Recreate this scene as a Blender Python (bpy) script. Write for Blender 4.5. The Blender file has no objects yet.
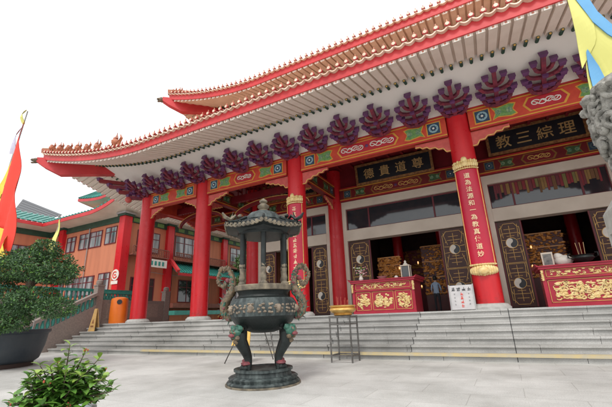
import bpy, bmesh, math, random
from mathutils import Vector, Matrix
random.seed(7)
S = bpy.context.scene
COL = S.collection
rad = math.radians
PI = math.pi
# ------------------------------------------------------------------ camera, sky, sun, exposure
cam_d = bpy.data.cameras.new('camera'); cam = bpy.data.objects.new('camera', cam_d); COL.objects.link(cam)
cam_d.sensor_width = 36; cam_d.lens = 21.11; cam_d.clip_end = 2000; cam_d.clip_start = 0.05
cam.matrix_world = Matrix(((0.87932913, 0.1725266, 0.44386355, 0), (0.47486066, -0.24743129, -0.84456208, 0),
                           (-0.03588369, 0.95342138, -0.29949964, 1.1), (0, 0, 0, 1)))
S.camera = cam
W = bpy.data.worlds.new('World'); S.world = W; W.use_nodes = True
nt = W.node_tree; nt.nodes.clear()
n_out = nt.nodes.new('ShaderNodeOutputWorld'); n_bg = nt.nodes.new('ShaderNodeBackground')
n_sky = nt.nodes.new('ShaderNodeTexSky'); n_sky.sky_type = 'NISHITA'; n_sky.sun_disc = False
n_sky.sun_elevation = rad(52); n_sky.sun_rotation = rad(168); n_sky.dust_density = 4
n_mix = nt.nodes.new('ShaderNodeMix'); n_mix.data_type = 'RGBA'; n_mix.inputs[0].default_value = 0.93
n_tc = nt.nodes.new('ShaderNodeTexCoord'); n_no = nt.nodes.new('ShaderNodeTexNoise'); n_no.inputs['Scale'].default_value = 2.2
n_no.inputs['Detail'].default_value = 5
n_cr = nt.nodes.new('ShaderNodeValToRGB')
n_cr.color_ramp.elements[0].color = (0.90, 0.915, 0.935, 1); n_cr.color_ramp.elements[1].color = (1, 1, 1, 1)
n_cr.color_ramp.elements[0].position = .3; n_cr.color_ramp.elements[1].position = .62
n_sc = nt.nodes.new('ShaderNodeVectorMath'); n_sc.operation = 'SCALE'; n_sc.inputs['Scale'].default_value = 12.0
nt.links.new(n_tc.outputs['Generated'], n_no.inputs['Vector']); nt.links.new(n_no.outputs['Fac'], n_cr.inputs['Fac'])
nt.links.new(n_cr.outputs['Color'], n_sc.inputs[0])
nt.links.new(n_sky.outputs['Color'], n_mix.inputs[6]); nt.links.new(n_sc.outputs['Vector'], n_mix.inputs[7])
nt.links.new(n_mix.outputs[2], n_bg.inputs['Color']); n_bg.inputs['Strength'].default_value = 0.1
nt.links.new(n_bg.outputs[0], n_out.inputs['Surface'])
sun_d = bpy.data.lights.new('sun', 'SUN'); sun_d.energy = 1.4; sun_d.angle = rad(14); sun_d.color = (1, .96, .9)
sun = bpy.data.objects.new('sun', sun_d); COL.objects.link(sun)
_az = rad(168); _el = rad(52)
sdir = Vector((math.sin(_az) * math.cos(_el), math.cos(_az) * math.cos(_el), math.sin(_el)))
sun.rotation_euler = sdir.to_track_quat('Z', 'Y').to_euler()
S.view_settings.view_transform = 'Standard'; S.view_settings.look = 'None'
S.view_settings.exposure = 0.25; S.view_settings.gamma = 1; S.view_settings.use_curve_mapping = False

# ------------------------------------------------------------------ materials
MC = {}
def mat(name, c1, c2=None, rough=.6, scale=3., metal=0., bump=0., bscale=20., spec=.5, detail=6, stretch=(1, 1, 1), lo=.35, hi=.7, coat=0.):
    if name in MC: return MC[name]
    m = bpy.data.materials.new(name); m.use_nodes = True; t = m.node_tree; b = t.nodes['Principled BSDF']
    b.inputs['Roughness'].default_value = rough; b.inputs['Metallic'].default_value = metal
    b.inputs['Specular IOR Level'].default_value = spec; b.inputs['Coat Weight'].default_value = coat
    tc = t.nodes.new('ShaderNodeTexCoord'); mp = t.nodes.new('ShaderNodeMapping'); mp.inputs['Scale'].default_value = stretch
    t.links.new(tc.outputs['Object'], mp.inputs[0])
    if c2 is None: c2 = tuple(v * .8 for v in c1)
    no = t.nodes.new('ShaderNodeTexNoise'); no.inputs['Scale'].default_value = scale; no.inputs['Detail'].default_value = detail
    t.links.new(mp.outputs[0], no.inputs['Vector'])
    cr = t.nodes.new('ShaderNodeValToRGB'); cr.color_ramp.elements[0].position = lo; cr.color_ramp.elements[1].position = hi
    cr.color_ramp.elements[0].color = (*c2, 1); cr.color_ramp.elements[1].color = (*c1, 1)
    t.links.new(no.outputs['Fac'], cr.inputs['Fac']); t.links.new(cr.outputs['Color'], b.inputs['Base Color'])
    if bump:
        n2 = t.nodes.new('ShaderNodeTexNoise'); n2.inputs['Scale'].default_value = bscale; n2.inputs['Detail'].default_value = 5
        t.links.new(mp.outputs[0], n2.inputs['Vector'])
        bp = t.nodes.new('ShaderNodeBump'); bp.inputs['Strength'].default_value = bump; bp.inputs['Distance'].default_value = .02
        t.links.new(n2.outputs['Fac'], bp.inputs['Height']); t.links.new(bp.outputs['Normal'], b.inputs['Normal'])
    MC[name] = m; return m
RED = mat('red_lacquer', (.66, .016, .024), (.50, .012, .02), rough=.34, scale=2.2, bump=.12, bscale=9, stretch=(1.6, 1.6, .22), lo=.25, hi=.7)
def wear(m):     # scuffs in the gloss and grime near the column foot
    t = m.node_tree; b = t.nodes['Principled BSDF']; old = b.inputs['Base Color'].links[0].from_socket
    tc = t.nodes.new('ShaderNodeTexCoord'); sx = t.nodes.new('ShaderNodeSeparateXYZ'); t.links.new(tc.outputs['Object'], sx.inputs[0])
    no = t.nodes.new('ShaderNodeTexNoise'); no.inputs['Scale'].default_value = 5; no.inputs['Detail'].default_value = 8; no.inputs['Roughness'].default_value = .7; t.links.new(tc.outputs['Object'], no.inputs['Vector'])
    mr = t.nodes.new('ShaderNodeMapRange'); mr.inputs['From Min'].default_value = .1; mr.inputs['From Max'].default_value = 1.3; mr.inputs['To Min'].default_value = .62; mr.inputs['To Max'].default_value = .02; t.links.new(sx.outputs['Z'], mr.inputs['Value'])
    lt = t.nodes.new('ShaderNodeMath'); lt.operation = 'SUBTRACT'; t.links.new(mr.outputs[0], lt.inputs[0]); t.links.new(no.outputs['Fac'], lt.inputs[1])
    ml = t.nodes.new('ShaderNodeMath'); ml.operation = 'MULTIPLY'; ml.use_clamp = True; ml.inputs[1].default_value = 5; t.links.new(lt.outputs[0], ml.inputs[0])
    sc = t.nodes.new('ShaderNodeMath'); sc.operation = 'MULTIPLY'; sc.inputs[1].default_value = .55; t.links.new(ml.outputs[0], sc.inputs[0])
    mx = t.nodes.new('ShaderNodeMix'); mx.data_type = 'RGBA'; t.links.new(sc.outputs[0], mx.inputs[0]); t.links.new(old, mx.inputs[6]); mx.inputs[7].default_value = (.20, .03, .025, 1); t.links.new(mx.outputs[2], b.inputs['Base Color'])
    m2 = t.nodes.new('ShaderNodeMapRange'); m2.inputs['From Min'].default_value = .35; m2.inputs['From Max'].default_value = .7; m2.inputs['To Min'].default_value = .25; m2.inputs['To Max'].default_value = .55; t.links.new(no.outputs['Fac'], m2.inputs['Value']); t.links.new(m2.outputs[0], b.inputs['Roughness'])
wear(RED)
REDD = mat('deep_red_paint', (.24, .012, .02), (.17, .010, .016), rough=.5, scale=2)
FASC = mat('fascia_red', (.62, .045, .05), (.50, .03, .035), rough=.5, scale=1.5, bump=.05)
PINK = mat('carved_rose_red', (.62, .12, .10), (.5, .08, .07), rough=.55, scale=6, bump=.2)
ORNG = mat('beam_orange_red', (.62, .075, .03), (.5, .04, .025), rough=.5, scale=4)
PANR = mat('beam_panel_crimson', (.5, .02, .035), (.42, .02, .03), rough=.5, scale=5)
PURP = mat('bracket_purple', (.24, .024, .045), (.12, .018, .042), rough=.6, scale=7, bump=.2)
PURE = mat('bracket_edge_violet', (.15, .045, .15), (.10, .03, .1), rough=.5, scale=5)
CREAM = mat('cream_plaster', (.70, .63, .53), (.60, .53, .44), rough=.8, scale=1.2, bump=.1)
COVE = mat('cove_plaster', (.80, .75, .71), (.72, .67, .63), rough=.85, scale=.6, bump=.05)
RAFT = mat('rafter_beige', (.88, .78, .69), (.80, .70, .61), rough=.8, scale=2)
RAFU = mat('rafter_tan', (.80, .60, .47), (.70, .50, .38), rough=.8, scale=2)
TILE = mat('glazed_tile_cream', (.85, .72, .58), (.70, .50, .36), rough=.45, scale=3)
TILO = mat('glazed_tile_orange', (.55, .20, .10), (.36, .12, .07), rough=.45, scale=3)
WHITE = mat('white_paint', (.8, .78, .72), (.72, .68, .6), rough=.6, scale=5)
GREEND = mat('rafter_end_green', (.03, .09, .06), (.02, .06, .04), rough=.5)
GREENP = mat('painted_green', (.20, .36, .10), (.10, .24, .08), rough=.5, scale=12)
TEAL = mat('glazed_teal', (.06, .34, .29), (.04, .24, .2), rough=.35, scale=4)
GOLD = mat('gold_leaf', (.86, .58, .20), (.66, .38, .10), rough=.32, metal=.55, scale=8, bump=.3, bscale=30)
GOLDP = mat('gold_paint', (.80, .52, .16), (.62, .36, .10), rough=.5, metal=.15, scale=8)
PALEG = mat('pale_gold_carving', (.85, .70, .36), (.72, .50, .2), rough=.45, metal=.2, scale=9, bump=.4, bscale=40)
BLACK = mat('black_lacquer', (.012, .014, .02), (.02, .022, .028), rough=.35)
NAVY = mat('painted_navy', (.02, .04, .09), (.03, .07, .12), rough=.5, scale=10)
DOORB = mat('door_brown', (.075, .024, .018), (.05, .018, .014), rough=.5, scale=3, stretch=(6, 6, 1))
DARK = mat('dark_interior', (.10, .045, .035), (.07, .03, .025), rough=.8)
MAROON = mat('window_maroon', (.16, .02, .03), rough=.5)
STONE = mat('grey_granite', (.50, .50, .48), (.40, .40, .385), rough=.8, scale=9, bump=.15, bscale=90)
STONEB = mat('brown_granite', (.30, .245, .215), (.23, .19, .17), rough=.8, scale=14, bump=.1, bscale=80)
CARVE = mat('weathered_carving', (.38, .37, .335), (.12, .117, .105), rough=.95, scale=16, bump=1.0, bscale=45, lo=.34, hi=.6)
YELP = mat('worn_yellow_paint', (.58, .47, .25), (.48, .44, .34), rough=.7, scale=5, lo=.3, hi=.6)
ORWALL = mat('orange_wall_paint', (.58, .215, .12), (.47, .175, .10), rough=.85, scale=1.6, stretch=(1.5, 1.5, .14), lo=.28, hi=.55, bump=.15, bscale=30)
GLASSD = mat('dark_glass', (.02, .028, .035), (.03, .035, .04), rough=.06, spec=.9)
GLASSP = mat('window_glass_reflections', (.36, .40, .42), (.06, .08, .09), rough=.12, spec=.9, scale=1.1, stretch=(2.2, 2.2, .25), lo=.42, hi=.58)  # pale and dark streaks paint varied reflections into the pane colour
IRON = mat('burner_iron', (.022, .030, .029), (.010, .014, .014), rough=.5, metal=.2, scale=5, bump=.35, bscale=25)
IRONW = mat('burner_weathered', (.13, .16, .155), (.024, .034, .035), rough=.55, metal=.1, scale=4, stretch=(3, 3, .5), bump=.3, lo=.42, hi=.78)
IRONC = mat('burner_cream', (.28, .235, .165), (.10, .085, .065), rough=.7, scale=8, bump=.3)
TAN = mat('dragon_tan', (.24, .17, .10), (.09, .07, .05), rough=.6, scale=14, bump=.6, bscale=40)
DGREEN = mat('dragon_green', (.05, .18, .125), (.025, .08, .06), rough=.5, scale=14, bump=.5)
DPINK = mat('dragon_pink', (.28, .07, .08), (.15, .045, .055), rough=.5, scale=14, bump=.4)
STEEL = mat('stand_steel', (.22, .21, .20), (.13, .12, .11), rough=.4, metal=.6, scale=10)
ORBIN = mat('bin_orange', (.78, .19, .015), (.70, .15, .012), rough=.4, scale=2)
YBOARD = mat('yellow_board', (.80, .52, .14), (.72, .44, .1), rough=.6)
POT = mat('dark_planter', (.03, .042, .055), (.05, .06, .07), rough=.5, scale=3, bump=.15)
BARK = mat('bark', (.16, .115, .08), (.08, .055, .04), rough=.9, scale=10, bump=.8, stretch=(2, 2, .6))
LEAFD = mat('bonsai_leaf', (.075, .16, .05), (.02, .06, .024), rough=.5, scale=5, lo=.3, hi=.7)
LEAFB = mat('bush_leaf', (.17, .34, .05), (.055, .17, .03), rough=.42, scale=11, lo=.3, hi=.7)
LEAFY = mat('young_leaf', (.30, .42, .07), (.16, .30, .05), rough=.4, scale=11)
LEAFT = mat('tree_leaf', (.11, .20, .05), (.04, .10, .03), rough=.5, scale=2)
FLOW = mat('flower_red', (.55, .07, .05), (.45, .10, .05), rough=.5)
FLAGR = mat('flag_red', (.80, .06, .035), (.72, .05, .03), rough=.7, scale=1)
FLAGY = mat('flag_yellow', (.86, .66, .10), (.80, .58, .08), rough=.7, scale=1)
FLAGY2 = mat('flag_pale_yellow', (.78, .76, .25), (.70, .68, .2), rough=.7, scale=1)
FLAGB = mat('flag_blue', (.16, .42, .70), (.12, .34, .6), rough=.7, scale=2)
FLAGW = mat('flag_lilac', (.62, .60, .75), (.55, .55, .66), rough=.7)
PANEL = mat('solar_panel', (.03, .033, .04), rough=.3)
METALG = mat('grey_metal', (.4, .4, .4), rough=.5, metal=.3)
SHIRT = mat('shirt_blue', (.30, .40, .52), (.24, .33, .45), rough=.8)
TROUS = mat('trousers_dark', (.02, .022, .03), rough=.8)
SKIN = mat('skin', (.50, .30, .2), (.45, .27, .18), rough=.6)
HAIR = mat('hair', (.015, .012, .01), rough=.6)

def paving(name, c1, c2, mortar, w, h, ms=.006, rough=.65):
    m = bpy.data.materials.new(name); m.use_nodes = True; t = m.node_tree; b = t.nodes['Principled BSDF']
    tc = t.nodes.new('ShaderNodeTexCoord'); br = t.nodes.new('ShaderNodeTexBrick')
    t.links.new(tc.outputs['Object'], br.inputs['Vector'])
    br.inputs['Color1'].default_value = (*c1, 1); br.inputs['Color2'].default_value = (*c2, 1); br.inputs['Mortar'].default_value = (*mortar, 1)
    br.inputs['Scale'].default_value = 1; br.inputs['Mortar Size'].default_value = ms; br.inputs['Brick Width'].default_value = w; br.inputs['Row Height'].default_value = h
    br.inputs['Mortar Smooth'].default_value = .3
    no = t.nodes.new('ShaderNodeTexNoise'); no.inputs['Scale'].default_value = .55; no.inputs['Detail'].default_value = 8; no.inputs['Roughness'].default_value = .65
    t.links.new(tc.outputs['Object'], no.inputs['Vector'])
    n3 = t.nodes.new('ShaderNodeTexNoise'); n3.inputs['Scale'].default_value = 60; n3.inputs['Detail'].default_value = 3
    t.links.new(tc.outputs['Object'], n3.inputs['Vector'])
    cr = t.nodes.new('ShaderNodeValToRGB'); cr.color_ramp.elements[0].color = (.60, .60, .585, 1); cr.color_ramp.elements[1].color = (1, 1, 1, 1)
    cr.color_ramp.elements[0].position = .3; cr.color_ramp.elements[1].position = .6
    t.links.new(no.outputs['Fac'], cr.inputs['Fac'])
    c3 = t.nodes.new('ShaderNodeValToRGB'); c3.color_ramp.elements[0].color = (.82, .82, .82, 1); c3.color_ramp.elements[0].position = .35; c3.color_ramp.elements[1].position = .6
    t.links.new(n3.outputs['Fac'], c3.inputs['Fac'])
    mx = t.nodes.new('ShaderNodeMix'); mx.data_type = 'RGBA'; mx.blend_type = 'MULTIPLY'; mx.inputs[0].default_value = 1
    mx2 = t.nodes.new('ShaderNodeMix'); mx2.data_type = 'RGBA'; mx2.blend_type = 'MULTIPLY'; mx2.inputs[0].default_value = 1
    t.links.new(br.outputs['Color'], mx.inputs[6]); t.links.new(cr.outputs['Color'], mx.inputs[7])
    t.links.new(mx.outputs[2], mx2.inputs[6]); t.links.new(c3.outputs['Color'], mx2.inputs[7])
    t.links.new(mx2.outputs[2], b.inputs['Base Color']); b.inputs['Roughness'].default_value = rough
    b.inputs['Specular IOR Level'].default_value = .35
    bp = t.nodes.new('ShaderNodeBump'); bp.inputs['Strength'].default_value = .35; bp.inputs['Distance'].default_value = .01
    t.links.new(n3.outputs['Fac'], bp.inputs['Height']); t.links.new(bp.outputs['Normal'], b.inputs['Normal'])
    MC[name] = m; return m
PAVE = paving('court_paving', (.68, .68, .655), (.62, .62, .60), (.48, .475, .455), 1.3, .65, .006)
STEPM = paving('step_granite', (.54, .535, .515), (.43, .425, .41), (.10, .10, .10), 2.3, 7.0, .012)

# ------------------------------------------------------------------ mesh builder
OFF = {}
def basis(d, up=Vector((0, 0, 1))):
    d = d.normalized()
    if abs(d.dot(up)) > .98: up = Vector((0, 1, 0)) if abs(d.y) < .9 else Vector((1, 0, 0))
    x = d.cross(up).normalized(); y = x.cross(d).normalized()
    return x, y, d
class MB:
    def __init__(s): s.v = []; s.f = []; s.mi = []; s.mats = []; s.cur = 0
    def m(s, m):
        if m not in s.mats: s.mats.append(m)
        s.cur = s.mats.index(m); return s
    def add(s, vs, fs):
        n = len(s.v); s.v += [tuple(v) for v in vs]
        for f in fs: s.f.append(tuple(i + n for i in f)); s.mi.append(s.cur)
    def b(s, x0, x1, y0, y1, z0, z1):
        s.add([(x0, y0, z0), (x1, y0, z0), (x1, y1, z0), (x0, y1, z0), (x0, y0, z1), (x1, y0, z1), (x1, y1, z1), (x0, y1, z1)],
              [(0, 3, 2, 1), (4, 5, 6, 7), (0, 1, 5, 4), (1, 2, 6, 5), (2, 3, 7, 6), (3, 0, 4, 7)]); return s
    def hexa(s, p):   # 8 points, bottom 4 then top 4
        s.add(p, [(0, 3, 2, 1), (4, 5, 6, 7), (0, 1, 5, 4), (1, 2, 6, 5), (2, 3, 7, 6), (3, 0, 4, 7)]); return s
    def bar(s, p, q, w, h, up=Vector((0, 0, 1)), w2=None, h2=None):
        p = Vector(p); q = Vector(q); x, y, d = basis(q - p, Vector(up)); w2 = w if w2 is None else w2; h2 = h if h2 is None else h2
        P = [p + x * a * w / 2 + y * c * h / 2 for a, c in ((-1, -1), (1, -1), (1, 1), (-1, 1))]
        Q = [q + x * a * w2 / 2 + y * c * h2 / 2 for a, c in ((-1, -1), (1, -1), (1, 1), (-1, 1))]
        return s.hexa(P + Q)
    def tube(s, pts, r, seg=8, cap=True):
        pts = [Vector(p) for p in pts]; n = len(pts); rs = r if isinstance(r, (list, tuple)) else [r] * n
        vs = []; px = None
        for i, p in enumerate(pts):
            d = (pts[min(i + 1, n - 1)] - pts[max(i - 1, 0)])
            if d.length < 1e-9: d = Vector((0, 0, 1))
            d.normalize()
            if px is None: x, y, _ = basis(d)
            else:
                x = (px - d * px.dot(d))
                if x.length < 1e-6: x, y, _ = basis(d)
                x.normalize(); y = d.cross(x)
            px = x
            for k in range(seg):
                a = 2 * PI * k / seg; vs.append(p + (x * math.cos(a) + y * math.sin(a)) * rs[i])
        fs = [(i * seg + k, i * seg + (k + 1) % seg, (i + 1) * seg + (k + 1) % seg, (i + 1) * seg + k) for i in range(n - 1) for k in range(seg)]
        if cap: fs += [tuple(range(seg))[::-1], tuple((n - 1) * seg + k for k in range(seg))]
        s.add(vs, fs); return s
    def lathe(s, prof, c, seg=24, a0=0, cap=True, ax=None):
        c = Vector(c); vs = []
        X, Y, Z = ax or (Vector((1, 0, 0)), Vector((0, 1, 0)), Vector((0, 0, 1)))
        for r, z in prof:
            for k in range(seg):
                a = a0 + 2 * PI * k / seg; vs.append(c + X * r * math.cos(a) + Y * r * math.sin(a) + Z * z)
        n = len(prof)
        fs = [(i * seg + k, i * seg + (k + 1) % seg, (i + 1) * seg + (k + 1) % seg, (i + 1) * seg + k) for i in range(n - 1) for k in range(seg)]
        if cap:
            if prof[0][0] > 1e-4: fs.append(tuple(range(seg))[::-1])
            if prof[-1][0] > 1e-4: fs.append(tuple((n - 1) * seg + k for k in range(seg)))
        s.add(vs, fs); return s
    def prism(s, poly, o, ax, ay, t):   # polygon extruded by vector t
        o = Vector(o); ax = Vector(ax); ay = Vector(ay); t = Vector(t); n = len(poly)
        A = [o + ax * p[0] + ay * p[1] for p in poly]; B = [a + t for a in A]
        s.add(A + B, [tuple(range(n))[::-1], tuple(range(n, 2 * n))] + [(i, (i + 1) % n, n + (i + 1) % n, n + i) for i in range(n)]); return s
    def ball(s, c, r, seg=10, rings=6, jit=0.):
        c = Vector(c); r = Vector((r, r, r)) if not hasattr(r, '__len__') else Vector(r)
        vs = [c + Vector((0, 0, r.z))]
        for i in range(1, rings):
            th = PI * i / rings
            for k in range(seg):
                a = 2 * PI * k / seg; j = 1 + random.uniform(-jit, jit)
                vs.append(c + Vector((r.x * math.sin(th) * math.cos(a) * j, r.y * math.sin(th) * math.sin(a) * j, r.z * math.cos(th) * j)))
        vs.append(c - Vector((0, 0, r.z))); L = len(vs) - 1
        fs = [(0, 1 + k, 1 + (k + 1) % seg) for k in range(seg)]
        for i in range(rings - 2):
            b = 1 + i * seg
            fs += [(b + k, b + seg + k, b + seg + (k + 1) % seg, b + (k + 1) % seg) for k in range(seg)]
        b = 1 + (rings - 2) * seg
        fs += [(L, b + (k + 1) % seg, b + k) for k in range(seg)]
        s.add(vs, fs); return s
    def build(s, name, parent=None, loc=None, smooth=40, fixn=True):
        me = bpy.data.meshes.new(name)
        off = Vector(OFF[parent.name]) if parent is not None else Vector(loc or (0, 0, 0))
        me.from_pydata([(v[0] - off.x, v[1] - off.y, v[2] - off.z) for v in s.v], [], s.f)
        for m in s.mats: me.materials.append(m)
        me.polygons.foreach_set('material_index', s.mi)
        if fixn and len(s.f) < 40000:
            bm = bmesh.new(); bm.from_mesh(me); bmesh.ops.recalc_face_normals(bm, faces=bm.faces); bm.to_mesh(me); bm.free()
        if smooth:
            me.polygons.foreach_set('use_smooth', [True] * len(me.polygons)); me.set_sharp_from_angle(angle=rad(smooth))
        o = bpy.data.objects.new(name, me); COL.objects.link(o); OFF[o.name] = tuple(off)
        if parent is not None: o.parent = parent
        else: o.location = off
        return o
def tag(o, label=None, cat=None, group=None, kind=None):
    if label: o['label'] = label
    if cat: o['category'] = cat
    if group: o['group'] = group
    if kind: o['kind'] = kind
    return o
def thing(name, label, cat, loc, group=None):
    o = bpy.data.objects.new(name, None); COL.objects.link(o); o.location = loc; o.empty_display_size = .2
    OFF[o.name] = tuple(loc); return tag(o, label, cat, group)
def copy_tree(o, parent=None):
    c = o.copy(); COL.objects.link(c); c.parent = parent
    for ch in list(o.children): copy_tree(ch, c)
    OFF[c.name] = OFF[o.name]; return c

# glyph meshes (bold outlines of the built-in font)
GC = {}
def glyph(ch, bold=.008):
    if ch in GC: return GC[ch]
    cu = bpy.data.curves.new('glyph', 'FONT'); cu.body = ch; cu.offset = bold; cu.resolution_u = 2
    o = bpy.data.objects.new('glyph', cu); COL.objects.link(o)
    dg = bpy.context.evaluated_depsgraph_get(); me = bpy.data.meshes.new_from_object(o.evaluated_get(dg))
    bm = bmesh.new(); bm.from_mesh(me); bmesh.ops.triangulate(bm, faces=bm.faces); bm.to_mesh(me); bm.free()
    vs = [(v.co.x - .5, v.co.y - .38) for v in me.vertices]; fs = [tuple(p.vertices) for p in me.polygons]
    bpy.data.objects.remove(o); bpy.data.curves.remove(cu); bpy.data.meshes.remove(me)
    GC[ch] = (vs, fs); return GC[ch]
def put_glyph(mb, ch, c, ax, ay, size, n=None, bend=None):
    vs, fs = glyph(ch); c = Vector(c); ax = Vector(ax); ay = Vector(ay)
    out = []
    for x, y in vs:
        if bend:      # bend = (centre, radius): wrap on a vertical cylinder, ax ignored, phase from c
            cx, cy, r, a0 = bend; a = a0 + x * size / r
            out.append((cx + r * math.sin(a), cy - r * math.cos(a), c.z + y * size))
        else: out.append(c + ax * x * size + ay * y * size)
    mb.add(out, fs)
def pseudo(mb, c, ax, ay, size, n):   # unreadable brush marks in a square
    c = Vector(c); ax = Vector(ax); ay = Vector(ay); r = random
    for k in range(r.randint(2, 3)):
        y = -.32 + k * .3 + r.uniform(-.05, .05); w = r.uniform(.25, .42)
        mb.bar(c + ax * -w * size + ay * y * size, c + ax * w * size + ay * (y + .04) * size, .008, size * .1, up=ay)
    x = r.uniform(-.15, .15)
    mb.bar(c + ax * x * size - ay * .4 * size, c + ax * (x + r.uniform(-.08, .08)) * size + ay * .42 * size, size * .1, .008, up=n)
    if r.random() < .6: mb.bar(c + ax * .05 * size - ay * .05 * size, c + ax * .36 * size - ay * .4 * size, size * .09, .008, up=n)
    if r.random() < .6: mb.bar(c - ax * .05 * size - ay * .05 * size, c - ax * .36 * size - ay * .38 * size, size * .09, .008, up=n)
X_ = Vector((1, 0, 0)); Y_ = Vector((0, 1, 0)); Z_ = Vector((0, 0, 1))

# ------------------------------------------------------------------ setting: ground, steps, platform
H = 1.1; R7 = H / 7; YF = 9.45; TR = .32; XL = -17.9; XR = 14.0
g = MB().m(PAVE); g.add([(-400, -200, 0), (400, -200, 0), (400, 600, 0), (-400, 600, 0)], [(0, 1, 2, 3)])
tag(g.build('ground', smooth=0), kind='structure')
st = MB().m(STEPM)
for i in range(7):
    y0 = YF + i * TR; x = XL
    z1 = (i + 1) * R7
    # each riser in long blocks with fine joints, nosing 2 cm
    random.seed(30 + i); blocks = [XL]
    while blocks[-1] < XR - 1.5: blocks.append(blocks[-1] + random.uniform(1.9, 3.2))
    blocks.append(XR)
    for a, c in zip(blocks, blocks[1:]):
        dz = random.uniform(-.003, .003)
        st.b(a + .004, c - .004, y0, 11.9, z1 - R7, z1 - .045)
        st.b(a + .003, c - .003, y0 - .05, 11.9, z1 - .045, z1 + dz)
steps = tag(st.build('steps', smooth=0), kind='structure')
yb = MB().m(YELP).b(-11.9, XR, YF - .056, YF + .06, R7 + .004, R7 + .010).b(-11.9, XR, YF - .058, YF - .051, R7 - .055, R7 + .010)
tag(yb.build('painted_line', smooth=0), kind='structure')
pf = MB().m(STONE).b(-18.6, 14, 11.9, 40, 0, H - .001).m(PAVE).b(-18.6, 14, 11.9, 40, H - .001, H + .003)
tag(pf.build('platform', smooth=0), kind='structure')

# ------------------------------------------------------------------ the temple hall
T = thing('temple_hall', 'red and gold Chinese temple hall with two upturned eaves above the stone steps', 'temple', (-3.68, 12.4, H))
CX = [-16.1, -12.1, -6.93, -.43, 4.75, 8.75]; CY = 12.4; IY = 16.4; RC = .38
TOPZ = 7.62
def column(x, y, top=7.6, couplet=None):
    c = MB().m(RED); c.lathe([(RC, H + .16), (RC, H + 1), (RC * .99, 4), (RC * .96, top)], (x, y, 0), 32)
    o = c.build('column', T)
    b = MB().m(STONE); b.lathe([(RC + .17, H), (RC + .17, H + .06), (RC + .12, H + .10), (RC + .10, H + .14), (RC + .01, H + .165)], (x, y, 0), 32); b.build('column_base', o)
    if couplet is not None:
        r = RC + .025; amax = .98; k = 14
        p = MB().m(mat('couplet_crimson', (.56, .012, .045), (.48, .01, .04), rough=.3, scale=2))
        zs = (2.42, 5.45)
        vs = []
        for z in zs:
            for rr in (RC * .99, r):
                for i in range(k + 1):
                    a = -amax + 2 * amax * i / k; vs.append((x + rr * math.sin(a), y - rr * math.cos(a), z))
        n = k + 1; fs = []
        for i in range(k): fs += [(n + i, n + i + 1, 3 * n + i + 1, 3 * n + i), (i, i + 1, n + i + 1, n + i), (2 * n + i, 3 * n + i, 3 * n + i + 1, 2 * n + i + 1)]
        fs += [(0, n, 3 * n, 2 * n), (k, 2 * n + k, 3 * n + k, n + k)]
        p.add(vs, fs)
        p.m(GOLDP)
        for sgn in (-1, 1):
            a = amax * sgn; p.bar((x + r * math.sin(a), y - r * math.cos(a), zs[0]), (x + r * math.sin(a), y - r * math.cos(a), zs[1]), .025, .025)
        pb = p.build('couplet_board', o)
        t = MB().m(mat('couplet_gilt', (.95, .78, .5), (.9, .7, .4), rough=.5)); a0 = math.atan2(-x, y) * .35
        L = list(couplet) if couplet else [None] * 13
        for i, ch in enumerate(L):
            z = 5.25 - (i + .1) * (2.75 / len(L))
            if ch: put_glyph(t, ch, (0, 0, z), X_, Z_, .19, bend=(x, y, r + .03, a0))
            else:
                q = Vector((x + (r + .004) * math.sin(a0), y - (r + .004) * math.cos(a0), z)); pseudo(t, q, Vector((math.cos(a0), math.sin(a0), 0)), Z_, .2, Vector((math.sin(a0), -math.cos(a0), 0)))
        t.build('writing', pb, smooth=0)
        # gold crown above and gold lotus bracket below, relief pieces on the board ends
        cr = MB().m(PALEG)
        for i in range(13):
            a = -1.0 + 2.0 * i / 12; sn, cs = math.sin(a), math.cos(a)
            cr.ball((x + (RC + .02) * sn, y - (RC + .02) * cs, 5.64), (.055, .035, .10), 8, 6)
            cr.ball((x + (RC + .03) * sn, y - (RC + .03) * cs, 5.50), (.045, .035, .03), 8, 5)
            cr.ball((x + (RC + .03) * sn, y - (RC + .03) * cs, 5.75), (.04, .03, .035 + .03 * (i % 2)), 8, 5)
        cr.ball((x, y - RC - .04, 5.80), (.09, .035, .10), 8, 6); cr.ball((x, y - RC - .05, 5.65), (.10, .04, .10), 10, 6)
        cr.build('gold_crown', o)
        lo = MB().m(PALEG)
        for i in range(11):
            a = -.92 + 1.84 * i / 10; e = math.cos(a * 1.3)
            q = Vector((x + (RC + .02) * math.sin(a), y - (RC + .02) * math.cos(a), 0))
            lo.ball(q + Z_ * 2.22, (.075, .06, .07 + .1 * e), 8, 6)
            lo.ball(q + Z_ * (2.10 + .02 * abs(i - 5)), (.06, .06, .06), 8, 5)
            lo.ball(q + Z_ * 2.39, (.07, .06, .035), 8, 5)
        lo.ball((x, y - RC - .1, 2.2), (.16, .06, .12), 10, 6)
        lo.build('gold_lotus', o)
    return o
for i, x in enumerate(CX): column(x, CY, couplet={2: '', 3: '道為法源和一為教真傳道妙', 4: ''}.get(i))
for x in CX: column(x, IY, top=8.3)
for y in (21.6, 26.8): column(-16.1, y); column(8.75, y)

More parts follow.
